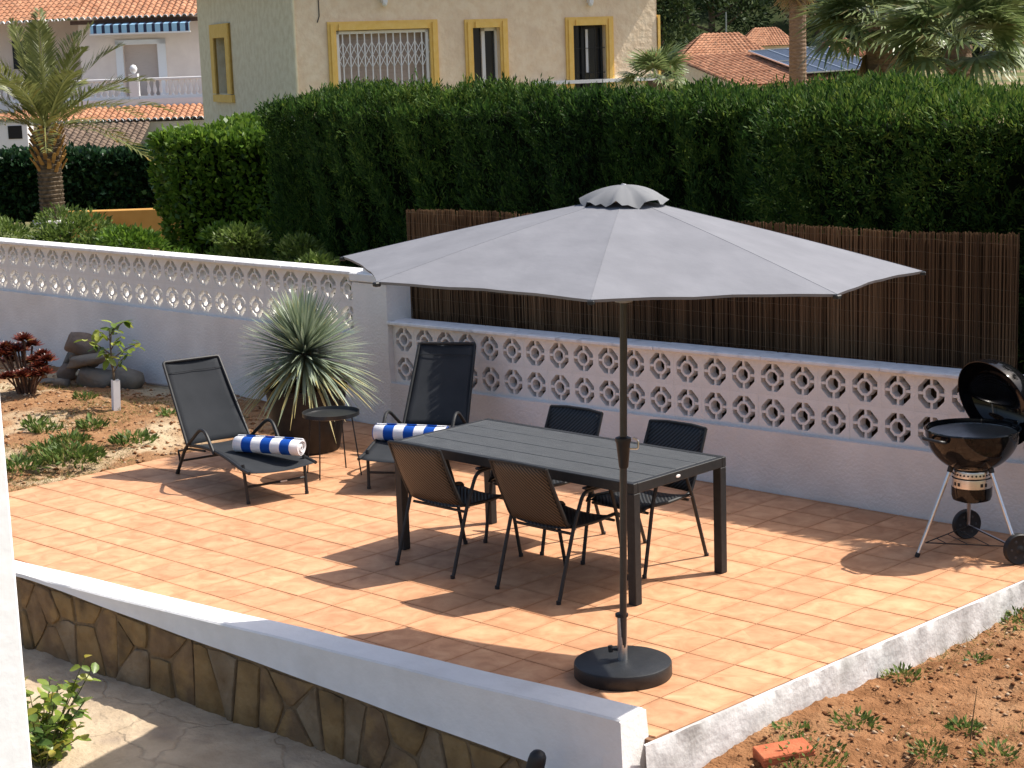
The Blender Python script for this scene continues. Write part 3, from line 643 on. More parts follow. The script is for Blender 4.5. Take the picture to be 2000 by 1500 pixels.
for sgn, rr in ((-1, 0),):
    a = -hd; m_ = MB(); b0 = a * (RB + .0) + Vector((0, 0, zr - .035))
    m_.tube(fillet([b0 + side * .075, b0 + a * .055 + side * .08 + Vector((0, 0, .012)), b0 + a * .055 - side * .08 + Vector((0, 0, .012)), b0 - side * .075], .03, 4), .011, 8); m_.build("side_handle", BLACKP, BQ, True)
m_ = MB(); m_.lathe([(.118, .55), (.120, .54), (.120, .508), (.116, .505)], 36, cap=False); rg = m_.build("vent_ring", STEEL, BQ, True)
for k in range(30):
    a = 2 * math.pi * k / 30; m_ = MB(); m_.lathe([(0, 0), (.0065, 0), (.0065, .0025), (0, .003)], 8, M=Matrix.Translation((.1195 * math.cos(a), .1195 * math.sin(a), .528)) @ Matrix.Rotation(a, 4, 'Z') @ Matrix.Rotation(math.pi / 2, 4, 'Y')); m_.build("vent_hole", BLACKP, rg)
m_ = MB(); m_.lathe([(.124, .500), (.1245, .496), (.1245, .442), (.122, .44)], 36, cap=False); rg2 = m_.build("ash_ring", STEEL, BQ, True)
for a in (-2.0, -1.75, -.55, -.3):
    m_ = MB(); m_.box((.1245 * math.cos(a), .1245 * math.sin(a), .468), (.004, .018, .022), a, .001); m_.build("latch", BLACKP, rg2)
m_ = MB(); m_.lathe([(.0, .345), (.09, .347), (.118, .358), (.127, .385), (.127, .44), (.122, .444), (0, .44)], 36); m_.build("ash_catcher", ENAMEL, BQ, True)
o_ = Vector((.235, 2.62, 0)); feet = [Vector((.012, 2.338, .0)) - o_, Vector((.058, 2.90, .085)) - o_, Vector((.569, 2.585, .085)) - o_]
feet[1].z = feet[2].z = .098
for k, f in enumerate(feet):
    top = Vector((f.x, f.y, 0)).normalized() * .135 + Vector((0, 0, .575)); m_ = MB(); m_.tube([top, f], .0125, 12); lg = m_.build("leg", ALU, BQ, True)
    m_ = MB(); m_.tube([top + Vector((0, 0, .012)), top.lerp(f, .06)], .018, 12); m_.build("leg_socket", BLACKP, lg, True)
    if k == 0: m_ = MB(); m_.tube([f + (top - f).normalized() * .03, f], .0155, 12); m_.build("foot_cap", BLACKP, lg, True)
ax = (feet[2] - feet[1]).normalized(); wrot = ax.to_track_quat('Z', 'Y').to_matrix().to_4x4()
m_ = MB(); m_.tube([feet[1], feet[2]], .005, 8); m_.build("axle", ALU, BQ)
for k in (1, 2):
    Mx = Matrix.Translation(feet[k] + ax * (-.022 if k == 1 else .022)) @ wrot
    m_ = MB(); m_.lathe([(.030, -.020), (.078, -.018), (.092, -.022), (.098, -.014), (.098, .014), (.092, .022), (.078, .018), (.030, .020)], 40, M=Mx); w_ = m_.build("wheel", BLACKP, BQ, True)
    m_ = MB(); m_.lathe([(0, -.026), (.02, -.024), (.032, -.018), (.032, .018), (.02, .024), (0, .026)], 24, M=Mx); m_.build("hub", BLACKM, w_, True)
    for j in range(6):
        a = j * math.pi / 3; m_ = MB(); m_.lathe([(0, .0), (.010, .0), (.006, .003), (0, .003)], 10, M=Mx @ Matrix.Translation((.056 * math.cos(a), .056 * math.sin(a), .0185))); m_.build("wheel_hole", pm("dark_hole", (.05, .05, .05), None, .6) if "dark_hole" not in MATS else MATS["dark_hole"], w_)
rk = [feet[0].lerp(Vector((f.x, f.y, .6)), 0) for f in feet]
c_ = [(feet[0] * .84) + Vector((0, 0, .09)), Vector((feet[1].x * .9, feet[1].y * .9, .10)), Vector((feet[2].x * .9, feet[2].y * .9, .10))]
m_ = MB()
for a, b in ((0, 1), (1, 2), (2, 0)): m_.tube([c_[a], c_[b]], .004, 6)
for t in (.25, .5, .75): m_.tube([c_[0].lerp(c_[1], t), c_[0].lerp(c_[2], t)], .003, 6)
m_.build("wire_rack", BLACKM, BQ)
# ================================================================ sun loungers, towels
SLING = fabric("charcoal_sling", (.030, .033, .037), (.040, .043, .048), .10, 700)
def make_lounger(label, loc, rz):
    t = thing("sun_lounger", label, "sun lounger", loc, rz, "sun loungers beside the potted yucca")
    # x runs from head to foot
    def seat_pt(s):                                             # contoured side rail
        return Vector(((.29 + 1.13 * s), 0, .285 + .040 * math.sin(math.pi * min(1, s * 1.15)) - .030 * math.sin(math.pi * s) * 0 - .028 * s ** 3))
    rows = []
    for i in range(17):
        s = i / 16; p = seat_pt(s); wd = .262 + .008 * s
        rows.append([(p.x + (.012 * (1 - (2 * j / 10 - 1) ** 2) if i == 16 else 0), wd * (2 * j / 10 - 1), p.z - .020 * (1 - (2 * j / 10 - 1) ** 2)) for j in range(11)])
    panel("seat", rows, SLING, t, (1, 1), .003)
    rows = []; b0, b1 = Vector((.30, 0, .285)), Vector((-.152, 0, .882))
    for i in range(15):
        s = i / 14; c = b0.lerp(b1, s); wd = .262 - .030 * s
        rows.append([(c.x - .022 * (1 - (2 * j / 10 - 1) ** 2) - .010 * math.sin(s * 3.14), wd * (2 * j / 10 - 1), c.z - .006 * math.sin(s * 3.14)) for j in range(11)])
    bk = panel("backrest", rows, SLING, t, (1, 1), .003)
    m_ = MB(); q0, q1 = b0.lerp(b1, .865), b0.lerp(b1, .87); m_.tube([(q0.x + .004, -.236, q0.z), (q0.x - .014, 0, q0.z), (q0.x + .004, .236, q0.z)], .0028, 5); m_.build("stitched_seam", SLING, bk)
    m_ = MB(); m_.tube(fillet([(.30, -.268, .275), (-.152, -.240, .884), (-.152, .240, .884), (.30, .268, .275)], .022, 3), .0125, 8); m_.build("back_frame", BLACKM, t, True)
    for sy in (-1, 1):
        m_ = MB(); m_.tube([(*(seat_pt(i / 16) + Vector((0, sy * (.268 + .006 * i / 16), .0))),) for i in range(17)], .0135, 8); m_.build("side_rail", BLACKM, t, True)
        m_ = MB(); m_.tube(fillet([(.0, sy * .245, .0), (.26, sy * .272, .255), (.60, sy * .285, .462), (.70, sy * .285, .46), (.83, sy * .28, .300)], .07, 5), .0135, 8); lg = m_.build("arm_leg", BLACKM, t, True)
        m_ = MB(); m_.tube([(0, sy * .245, .0), (.035, sy * .249, .036)], .017, 8); m_.build("foot_cap", BLACKP, lg)
        m_ = MB(); m_.tube([(.10, sy * .255, .115), (.075, sy * .255, .20), (.30, sy * .258, .255), (.62, sy * .264, .29)], .009, 8); m_.build("adjuster_bar", BLACKM, t, True)
        m_ = MB(); m_.tube([(1.27, sy * .252, .295), (1.31, sy * .242, .0)], .0125, 8); lg = m_.build("leg", BLACKM, t, True)
        m_ = MB(); m_.tube([(1.3075, sy * .2426, .02), (1.31, sy * .242, .0)], .015, 8); m_.build("foot_cap", BLACKP, lg)
    m_ = MB(); m_.tube([(1.292, -.245, .125), (1.292, .245, .125)], .0095, 8); m_.build("cross_bar", BLACKM, t)
    m_ = MB(); m_.tube([(.11, -.255, .125), (.11, .255, .125)], .0095, 8); m_.build("cross_bar", BLACKM, t)
    m_ = MB(); m_.box((1.3025, .06, .127), (.002, .055, .012), 0, 0); m_.build("maker_label", pm("grey_label", (.55, .55, .53), None, .5), t)
    return t
l1 = make_lounger("charcoal mesh sun lounger beside the garden soil", (-5.8353, 1.1711, 0), -.2243)
dup(l1, (-4.6674, 2.7576, 0), -1.0536, "charcoal mesh sun lounger partly hidden behind the table, in front of the block wall")
def towel_mat():
    m, nt, b = newmat("striped_towelling"); L = nt.links
    tc = node(nt, "ShaderNodeTexCoord"); sp = node(nt, "ShaderNodeSeparateXYZ"); L.new(tc.outputs["Object"], sp.inputs[0])
    mu = node(nt, "ShaderNodeMath", operation='MULTIPLY_ADD'); mu.inputs[1].default_value = 1 / .168; mu.inputs[2].default_value = 10.75; L.new(sp.outputs[0], mu.inputs[0])
    fr = node(nt, "ShaderNodeMath", operation='FRACT'); L.new(mu.outputs[0], fr.inputs[0]); gt = node(nt, "ShaderNodeMath", operation='GREATER_THAN'); gt.inputs[1].default_value = .5; L.new(fr.outputs[0], gt.inputs[0])
    mx = node(nt, "ShaderNodeMix", data_type='RGBA'); L.new(gt.outputs[0], mx.inputs[0]); mx.inputs[6].default_value = rgb((.78, .78, .80)); mx.inputs[7].default_value = rgb((.012, .075, .36)); L.new(mx.outputs[2], b.inputs["Base Color"])
    b.inputs["Roughness"].default_value = .95; b.inputs["Specular IOR Level"].default_value = .1
    nz = node(nt, "ShaderNodeTexNoise"); nz.inputs["Scale"].default_value = 160; L.new(tc.outputs["Object"], nz.inputs["Vector"]); bp = node(nt, "ShaderNodeBump"); bp.inputs["Strength"].default_value = .6; bp.inputs["Distance"].default_value = .006; L.new(nz.outputs["Fac"], bp.inputs["Height"]); L.new(bp.outputs[0], b.inputs["Normal"])
    return m
TOWEL = towel_mat()
def make_towel(label, loc, rz, Lh):
    """rolled towel: spiral cross-section drawn out along x"""
    rows = []; turns = 4.2; n = 90; xs = [-1, -.985, -.6, -.2, .2, .6, .985, 1]
    for xi, xx in enumerate(xs):
        row = []
        for k in range(n + 1):
            f = k / n; a = f * turns * 2 * math.pi; r = .010 + .060 * f + .0014 * math.sin(a * 3 + xi); en = .9 if abs(xx) > .99 else 1.0
            row.append((xx * Lh + .004 * math.sin(a * .7 + xi) * (abs(xx) > .9), r * math.cos(a) * en * 1.04, .068 + r * math.sin(a) * .95 * en))
        rows.append(row)
    o = panel("rolled_towel", rows, TOWEL, None, (1, 1), .007); o.location = loc; o.rotation_euler = (0, 0, rz)
    return tag(o, label, "towel", "striped towels on the loungers")
make_towel("rolled blue and white striped towel in full view on the lounger", (-4.745, .970, .302), .345, .285)
make_towel("rolled blue and white striped towel half hidden by the table corner", (-4.170, 1.905, .300), .42, .30)
# ================================================================ tray table
TT = thing("tray_table", "small round black tray table in front of the plant pot", "side table", (-4.83, 1.67, 0))
m_ = MB(); m_.lathe([(0, .478), (.205, .478), (.218, .482), (.222, .505), (.226, .506), (.224, .476), (.205, .470), (0, .470)], 48); m_.build("tray", pm("black_tray", (.016, .017, .018), (.024, .025, .026), .38, .45, scale=12), TT, True)
for p in ((-5.031, 1.567), (-4.76, 1.464), (-4.912, 1.869), (-4.621, 1.773)):
    f = Vector((p[0] + 4.83, p[1] - 1.67, 0)); d = f.normalized(); m_ = MB(); m_.tube([f, Vector((d.x * .175, d.y * .175, .472))], .0058, 8); m_.build("leg", BLACKM, TT, True)
# ================================================================ potted yucca
PY = thing("potted_yucca", "spiky grey green yucca in a tall dark planter pot", "potted plant", (-5.70, 2.15, 0))
m_ = MB(); m_.lathe([(0, .0), (.245, .0), (.258, .012), (.300, .22), (.335, .50), (.348, .505), (.350, .548), (.330, .55), (.322, .50), (.30, .47), (0, .47)], 48); m_.build("pot", pm("dark_planter", (.012, .011, .010), (.024, .021, .019), .55, .35, scale=14, bump=.12, bscale=60), PY, True)
m_ = MB(); m_.lathe([(.315, .50), (.2, .515), (0, .52)], 24); m_.build("potting_soil", EARTH, PY)
m_ = MB(); m_.tube([(0, 0, .48), (.01, 0, .65), (0, .01, .84)], [.075, .07, .05], 12); m_.build("trunk", pm("yucca_trunk", (.10, .07, .045), (.2, .14, .09), .9, .1, scale=14, bump=.6, bscale=40), PY, True)
YUC = leafmat("yucca_leaf", [(.48, .36, .15), (.46, .40, .16), (.31, .35, .20), (.25, .31, .215), (.42, .46, .36)], .2, .5, .3)
V, F, T = [], [], []; cr0 = Vector((0.0, .0, .90)); n = 860
for k in range(n):
    u = (k + .5) / n; cz = 1 - 1.30 * u ** .90; az = k * 2.39996 + rnd.uniform(-.2, .2); rxy = math.sqrt(max(0, 1 - cz * cz)); d = Vector((rxy * math.cos(az), rxy * math.sin(az), cz))
    L_ = rnd.uniform(.40, .50) * (1.0 + .38 * min(1, max(0, .7 - cz))); w = rnd.uniform(.0085, .0135); droop = max(0, .32 - cz) * rnd.uniform(.25, .75)
    tone = (.62 + .25 * rnd.random()) if cz > -.05 else (.42 + .45 * rnd.random()); 
    if cz < -.15 and rnd.random() < .36: tone = rnd.uniform(0, .28)
    sd = d.cross(Vector((0, 0, 1))); sd = sd.normalized() if sd.length > .05 else Vector((1, 0, 0)); b = len(V); seg = 5
    base = cr0 + Vector((0, 0, -.16 * u)) + d * .03
    for i in range(seg + 1):
        s = i / seg; p = base + d * L_ * s + Vector((0, 0, -1)) * droop * L_ * s * s * 1.3; ww = w * (1 - .15 * s) if s < .7 else w * max(.06, (1 - s) / .3 * .9); up_ = d.cross(sd)
        V += [p + sd * ww, p - sd * ww]
    for i in range(seg): F.append((b + 2 * i, b + 2 * i + 1, b + 2 * i + 3, b + 2 * i + 2)); T.append(min(1, max(0, tone + (.0 if i else -.05) + (-.25 if i == seg - 1 and tone > .4 and rnd.random() < .3 else 0))))
tag(np_mesh("leaves", np.array([tuple(v) for v in V]), np.array(F), YUC, PY, np.array(T)), kind="stuff")
# ================================================================ black path light
PL = thing("path_light", "black rounded spotlight poking up at the foot of the front wall", "garden light", (.262, -1.55, -.55))
m_ = MB(); m_.tube([(-.02, 0, -.1), (-.02, 0, .32)], .012, 8); m_.build("stake", BLACKP, PL)
aa = Vector((.085, .03, .30)); a0_ = Vector((-.035, 0, .262)); tdir = aa.normalized(); mm = Matrix.Translation(a0_) @ tdir.to_track_quat('Z', 'Y').to_matrix().to_4x4()
m_ = MB(); m_.lathe([(0, 0), (.03, .002), (.041, .02), (.043, .05), (.043, .245), (.040, .27), (.030, .287), (.015, .296), (0, .298)], 24, M=mm); m_.build("lamp_body", BLACKP, PL, True)
# ================================================================ foliage builders
CYP = leafmat("cypress_spray", [(.006, .014, .004), (.016, .042, .009), (.038, .088, .016), (.085, .150, .024), (.15, .20, .035)], .36, .6, .15)
BRIGHT = leafmat("bright_leaf", [(.022, .050, .008), (.060, .125, .014), (.115, .205, .022), (.19, .28, .035)], .35, .45, .3)
DEEP = leafmat("glossy_ivy_leaf", [(.008, .022, .009), (.015, .045, .016), (.03, .085, .028), (.07, .14, .05)], .15, .38, .4)
MIXED = leafmat("shrub_leaf", [(.03, .05, .012), (.07, .115, .02), (.13, .19, .035), (.20, .24, .07)], .3, .5, .3)
PINE = leafmat("pine_needles", [(.016, .030, .012), (.035, .060, .020), (.065, .095, .032), (.11, .13, .05)], .2, .6, .15)
WEED = leafmat("weed_leaf", [(.05, .08, .02), (.09, .15, .03), (.15, .21, .05), (.30, .26, .10)], .3, .5, .25)
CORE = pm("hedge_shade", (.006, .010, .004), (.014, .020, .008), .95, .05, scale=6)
BARK = pm("bark", (.10, .075, .05), (.19, .145, .10), .9, .1, scale=12, bump=.6, bscale=30)
def hedge(name, label, cat, x0, x1, y0, y1, top, mat, n, L, W, bulge, per, up=.8, seed=1, rz=0.0, org=(0, 0, 0), shape='leaf', tones=(.45, .2), front_dense=.72, group=None, z0=0.0, stem=True, spray=False):
    rg = np.random.default_rng(seed); t = thing(name, label, cat, org, rz, group)
    w = x1 - x0; dpt = y1 - y0; hgt = top - z0
    a_front, a_top, a_end = w * hgt, w * dpt, dpt * hgt
    pr = np.array([a_front * front_dense, a_top * .9, a_end * .5, a_end * .5, a_front * .12]); pr /= pr.sum()
    f = rg.choice(5, n, p=pr); u = rg.random(n); v = rg.random(n)
    X = np.where(f == 2, x0, np.where(f == 3, x1, x0 + w * u)); Y = np.where(f == 0, y0, np.where(f == 4, y1, y0 + dpt * np.where(f == 1, v, u)))
    Z = np.where(f == 1, top, z0 + hgt * v ** .85)
    N = np.zeros((n, 3)); N[f == 0, 1] = -1; N[f == 1, 2] = 1; N[f == 2, 0] = -1; N[f == 3, 0] = 1; N[f == 4, 1] = 1
    # column bulges and gaps, rounded shoulders
    ph = X / per + 1.1 * vnoise(np.c_[X * .8, Z * .3], seed) + .3 * vnoise(np.c_[X * 2.6, Z * 1.1], seed + 1); colm = np.abs(np.sin(math.pi * ph)) ** .6; colm = .62 + (colm - .62) * (.55 + .75 * np.abs(vnoise(np.c_[X * 1.1, Z * .7], seed + 21)))
    bl = bulge * 1.25 * (colm - .62) * np.where(f == 1, .35, 1) + bulge * .9 * fbm(np.c_[X * 1.0, Y + Z * .6], seed + 3, 1.1, 3)
    inn = rg.exponential(.05, n) * (1 + 1.2 * (rg.random(n) < .2)) * np.where(f == 1, .6, 1)
    shoot = (rg.random(n) < .012); inn = np.where(shoot, -rg.uniform(.02, .11, n), inn)
    P = np.c_[X, Y, Z] + N * (bl - inn)[:, None]
    sh = .16; dz = np.clip((P[:, 2] - (top - sh)) / sh, 0, 1); dy = np.clip((y0 + sh - P[:, 1]) / sh, 0, 1)
    P[:, 2] -= .07 * dz * dy * (f != 1); P[:, 1] += .10 * dz ** 2 * (f == 0); P[:, 2] -= .10 * dy ** 2 * (f == 1)
    P[:, 2] += .035 * vnoise(np.c_[X * 2.2, Y], seed + 9) * (Z > top - .3)
    D = N * (1 - up) + np.array([0, 0, up]) + rg.normal(0, .38, (n, 3)); NN = N + rg.normal(0, .7, (n, 3))
    if spray:                                                     # feathery sprays: side shoots along each tip
        q_ = 5; D = unitv(D); sdv = unitv(np.cross(D, rdir(n, rg))); l0 = L * 2.1 * rg.uniform(.6, 1.3, n)
        tt = np.tile(np.linspace(.05, .8, q_), n); sg = np.tile(np.array([1, -1, 1, -1, 0.0]), n); rep = lambda a: np.repeat(a, q_, 0)
        P = rep(P) + rep(D) * (rep(l0) * tt)[:, None]; D = rep(D) + rep(sdv) * (sg * .62)[:, None] + rg.normal(0, .10, (n * q_, 3)); NN = rep(NN); colm, inn, X, Z, f = map(rep, (colm, inn, X, Z, f)); sprt = rep(rg.normal(size=n)); n = n * q_
    else: sprt = rg.normal(size=n)
    l = L * rg.uniform(.6, 1.35, n); V, F = cards(P, D, NN, l, W * rg.uniform(.7, 1.3, n), shape, .06)
    tone = tones[0] + tones[1] * (.75 * sprt + .5 * rg.normal(size=n)) + .22 * vnoise(np.c_[X * .9, Z * .9], seed + 4) + .16 * (f == 1) * (rg.random(n) < .7)  # top cards lighter: sunlight on the hedge top is put into their tone
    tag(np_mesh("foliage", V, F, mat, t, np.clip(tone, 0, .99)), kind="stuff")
    m_ = MB(); ins = bulge + .05; m_.box(((x0 + x1) / 2, (y0 + y1) / 2, (z0 + top) / 2 - .05), (w - 2 * ins, dpt - 2 * ins, hgt - .16), 0, .04); m_.build("shade_core", CORE, t)  # solid near-black box, its colour stands in for the shade inside the hedge
    if stem:
        for k in range(max(1, int(w / per / 2))):
            m_ = MB(); xx = x0 + w * (k + .5) / max(1, int(w / per / 2)); m_.tube([(xx, (y0 + y1) / 2, -.1), (xx, (y0 + y1) / 2, top * .6)], [.05, .02], 6); m_.build("stem", BARK, t)
    return t
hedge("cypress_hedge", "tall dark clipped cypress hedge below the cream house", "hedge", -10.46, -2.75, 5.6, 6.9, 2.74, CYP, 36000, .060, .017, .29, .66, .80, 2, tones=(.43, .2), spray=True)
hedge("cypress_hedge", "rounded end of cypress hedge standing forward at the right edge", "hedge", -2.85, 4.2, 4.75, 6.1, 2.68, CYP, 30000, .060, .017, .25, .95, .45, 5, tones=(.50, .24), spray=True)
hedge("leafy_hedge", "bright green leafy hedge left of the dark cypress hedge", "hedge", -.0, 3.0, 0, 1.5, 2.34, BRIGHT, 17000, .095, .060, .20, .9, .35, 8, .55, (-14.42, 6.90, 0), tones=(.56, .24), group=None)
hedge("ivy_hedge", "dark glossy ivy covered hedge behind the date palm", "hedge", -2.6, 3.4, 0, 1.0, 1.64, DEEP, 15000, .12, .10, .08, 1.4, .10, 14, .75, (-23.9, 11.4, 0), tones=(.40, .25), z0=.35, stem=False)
m_ = MB(); m_.box((0, 0, .35), (4.6, .3, .72), 0, .01); o = m_.build("orange_wall", pm("orange_render", (.42, .22, .06), (.52, .29, .09), .9, .1, scale=3)); o.location = (-20.6, 12.05, .0); o.rotation_euler = (0, 0, .76)
tag(o, "low orange rendered wall showing under the ivy hedge", "wall")
def bush(name, label, cat, loc, rx, ry, h, mat, n, L, W, seed, tones=(.5, .25), group=None, stems=5, up=.35, z0=.05, flowers=None):
    rg = np.random.default_rng(seed); t = thing(name, label, cat, loc, 0, group)
    nb = 9; C_ = np.c_[rg.uniform(-.6, .6, nb) * rx, rg.uniform(-.6, .6, nb) * ry, rg.uniform(.35, .82, nb) * h]; r_ = rg.uniform(.26, .46, nb) * min(rx, ry, h)
    k = rg.integers(0, nb, n); d = rdir(n, rg); d[:, 2] = np.abs(d[:, 2]) * .9 + d[:, 2] * .1
    P = C_[k] + d * (r_[k] * rg.uniform(.55, 1.05, n) ** .6)[:, None] * np.array([1.25, 1.25, 1.0]); P[:, 2] = np.maximum(P[:, 2], z0)
    low = rg.random(n) < .2; P[low, 2] *= rg.uniform(.15, .8, low.sum())
    D = d + np.array([0, 0, up]) + rg.normal(0, .4, (n, 3)); V, F = cards(P, D, rdir(n, rg) + np.array([0, 0, .7]), L * rg.uniform(.6, 1.3, n), W * rg.uniform(.7, 1.2, n), 'leaf', .05)
    tone = tones[0] + tones[1] * rg.normal(size=n) * .6 
    tag(np_mesh("leaves", V, F, mat, t, np.clip(tone, 0, 1)), kind="stuff")
    for s in range(stems):
        c = C_[s % nb]; m_ = MB(); m_.tube([(c[0] * .15, c[1] * .15, -.05), (c[0] * .5, c[1] * .5, c[2] * .5), tuple(c)], [.014, .010, .004], 5); m_.build("stem", BARK, t)
    if flowers:
        nf, fm, fs = flowers; kk = rg.integers(0, nb, nf); dd = rdir(nf, rg); Pf = C_[kk] + dd * r_[kk][:, None] * 1.15
        Vs, Fs = cards(np.repeat(Pf, 5, 0), rdir(nf * 5, rg), rdir(nf * 5, rg), fs, fs * .8, 'leaf', .1); tag(np_mesh("flowers", Vs, Fs, fm, t, rg.random(len(Fs))), kind="stuff")
    return t
SH = [(-15.6, 4.8, 1.0, 1.62, "green shrub cut off by the left edge above the white wall", MIXED), (-13.9, 4.75, 1.0, 1.58, "loose green shrub behind the white wall at the left edge", MIXED), (-12.9, 4.9, .95, 1.50, "yellow green shrub behind the white wall below the date palm", MIXED), (-11.9, 4.8, .95, 1.48, "round green shrub behind the white wall right of the palm", BRIGHT),
      (-10.95, 4.95, .90, 1.55, "dense green shrub behind the white wall in front of the orange wall", BRIGHT), (-10.0, 4.75, .80, 1.90, "upright grey green shrub rising highest behind the white wall", MIXED), (-9.2, 4.8, .75, 1.60, "sparse grey green shrub behind the white wall near the hedge end", MIXED), (-8.5, 4.6, .55, 1.38, "small shrub behind the white wall against the dark hedge", MIXED)]
for k, (x, y, r, h_, lb, mt) in enumerate(SH):
    bush("garden_shrub", lb, "shrub", (x, y, 0), r, r * .62, h_, mt, 5200, .075, .032, 40 + k, (.55, .3), "shrubs behind the white wall")
OLE = bush("flowering_shrub", "flowering shrub behind the wall at the right end of the reed screen", "shrub", (.80, 3.78, 0), .80, .34, 3.0, MIXED, 3000, .17, .026, 77, (.55, .3), up=.6, flowers=(60, leafmat("pink_petal", [(.75, .72, .72), (.7, .35, .40), (.55, .06, .14)], .3), .035))
# ================================================================ date palm
def palm_frond(mb_v, mb_f, tn, base, az, el, L, droop, rg, nl=46, lw=.022, ll=.34, tone=.5):
    d = np.array([math.cos(az) * math.cos(el), math.sin(az) * math.cos(el), math.sin(el)]); side = np.array([-math.sin(az), math.cos(az), 0.0])
    pts = [np.array(base) + d * L * s + np.array([0, 0, -1]) * droop * L * s * s for s in np.linspace(0, 1, nl + 4)]
    for i in range(len(pts) - 1):                                # rachis
        b = len(mb_v); w = .018 * (1 - i / len(pts)) + .004; mb_v += [pts[i] + side * w, pts[i] - side * w, pts[i + 1] - side * w, pts[i + 1] + side * w]; mb_f.append((b, b + 1, b + 2, b + 3)); tn.append(.75)
    for i in range(4, nl + 3):
        s = i / (nl + 3); tg = pts[i + 1 if i + 1 < len(pts) else i] - pts[i - 1]; tg /= np.linalg.norm(tg); up = np.cross(side, tg); up = up if up[2] > 0 else -up
        for sg in (-1, 1):
            dr = tg * .75 + side * sg * .62 + up * rg.uniform(.12, .42) + rg.normal(0, .05, 3); dr /= np.linalg.norm(dr); l = ll * math.sin(math.pi * min(1, .18 + .80 * s)) ** .7 * rg.uniform(.85, 1.1); nrm = np.cross(dr, side); nrm /= max(1e-6, np.linalg.norm(nrm)); wd = np.cross(dr, nrm)
            b = len(mb_v); p = pts[i]; q = p + dr * l * .55 + np.array([0, 0, -.02 * l]); e = p + dr * l + np.array([0, 0, -.12 * l])
            mb_v += [p, q + wd * lw / 2, e, q - wd * lw / 2]; mb_f.append((b, b + 1, b + 2, b + 3)); tn.append(min(1, max(0, tone + rg.normal(0, .15))))
PALM = leafmat("palm_frond", [(.40, .26, .05), (.10, .12, .035), (.165, .185, .055), (.24, .25, .085), (.33, .32, .13)], .25, .45, .35)
DP = thing("date_palm", "date palm with arching fronds in front of the balcony house", "palm tree", (-20.6, 9.2, 0))
m_ = MB(); prof = []
zz = 0.0
while zz < 2.15:
    f = zz / 2.15; r = .205 - .02 * f + (.06 * max(0, f - .72) / .28); prof += [(r, zz), (r + .022, zz + .05), (r - .004, zz + .065)]; zz += .07
m_.lathe(prof + [(.1, 2.3)], 22); tr = m_.build("trunk", pm("palm_trunk", (.10, .075, .05), (.22, .17, .12), .95, .1, scale=16, bump=.9, bscale=26, c3=(.06, .045, .03), s3=7, t3=(.45, .7)), DP)
for k in range(56):                                             # cut frond bases
    a = k * 2.4; z = 1.55 + .65 * k / 56; m_ = MB(); d = Vector((math.cos(a), math.sin(a), 0)); m_.tube([d * .19 + Vector((0, 0, z)), d * .30 + Vector((0, 0, z + .16))], [.045, .028], 5, flat=.5); m_.build("frond_stub", pm("frond_stub", (.22, .12, .045), (.46, .27, .08), .9, .1, scale=10) if "frond_stub" not in MATS else MATS["frond_stub"], tr)
m_ = MB(); m_.lathe([(.30, .60), (.34, .62), (.34, .74), (.28, .75), (.27, .7)], 24); m_.build("planter_ring", WHITE_SM, DP, True)
rg = np.random.default_rng(4)
for k in range(30):
    u = k / 30; el = math.radians(84 - 72 * u ** .95 + rg.uniform(-6, 6)); az = k * 2.39996 + rg.uniform(-.2, .2); v, f, tn = [], [], []
    palm_frond(v, f, tn, (.05 * math.cos(az), .05 * math.sin(az), 2.22 + .06 * (1 - u)), az, el, rg.uniform(2.15, 2.6), .26 + .24 * u, rg, 46, .032, .46, .52 if u < .85 else .36)
    o = np_mesh("frond", np.array(v), np.array(f), PALM, DP, np.array(tn))
# ================================================================ fan palms
FANM = leafmat("fan_palm_leaf", [(.28, .18, .085), (.10, .145, .05), (.18, .235, .08), (.28, .33, .14), (.46, .48, .29)], .3, .4, .4)
def fan_leaf_mesh(seed, dead=False):
    rg = np.random.default_rng(seed); v, f, tn = [], [], []; pl = .75 if not dead else .45; R = .85
    for i in range(5):
        b = len(v); y0, y1 = pl * i / 5, pl * (i + 1) / 5; w = .016; z0, z1 = -.10 * (y0 / pl) ** 2, -.10 * (y1 / pl) ** 2
        v += [(-w, y0, z0), (w, y0, z0), (w, y1, z1), (-w, y1, z1)]; f.append((b, b + 1, b + 2, b + 3)); tn.append(.7 if not dead else .05)
    ns = 26
    for k in range(ns):
        a = (k / (ns - 1) - .5) * (4.0 if not dead else 1.5); d = np.array([math.sin(a), math.cos(a), 0]); sd = np.array([d[1], -d[0], 0]); l = R * (1 - .10 * abs(a)) * rg.uniform(.9, 1.08); w = .052 if not dead else .03
        fold = .03 * (1 if k % 2 else -1); dr = rg.uniform(.25, .5) if not dead else rg.uniform(.5, .8); o = np.array([0, pl, -.10])
        pts = [o + d * l * s + np.array([0, 0, -dr * l * s ** 2.6 + fold * min(1, s * 3)]) for s in (0.03, .4, .7, 1.0)]; ww = (.12 * w, w * .8, w * .6, .004)
        b = len(v)
        for p, w_ in zip(pts, ww): v += [p + sd * w_, p - sd * w_]
        for i in range(3): f.append((b + 2 * i, b + 2 * i + 1, b + 2 * i + 3, b + 2 * i + 2)); tn.append(np.clip((.50 + rg.normal(0, .17)) if not dead else rg.uniform(0, .14), 0, 1))
    return np.array(v), np.array(f), np.array(tn)
fan_me = [np_mesh("tmp", *fan_leaf_mesh(s)[:2], FANM, None, fan_leaf_mesh(s)[2]).data for s in (1, 2, 3)]
dead_me = [np_mesh("tmp", *fan_leaf_mesh(s, True)[:2], FANM, None, fan_leaf_mesh(s, True)[2]).data for s in (7, 8)]
for o in [o for o in list(bpy.data.objects) if o.name.startswith("tmp")]: bpy.data.objects.remove(o)
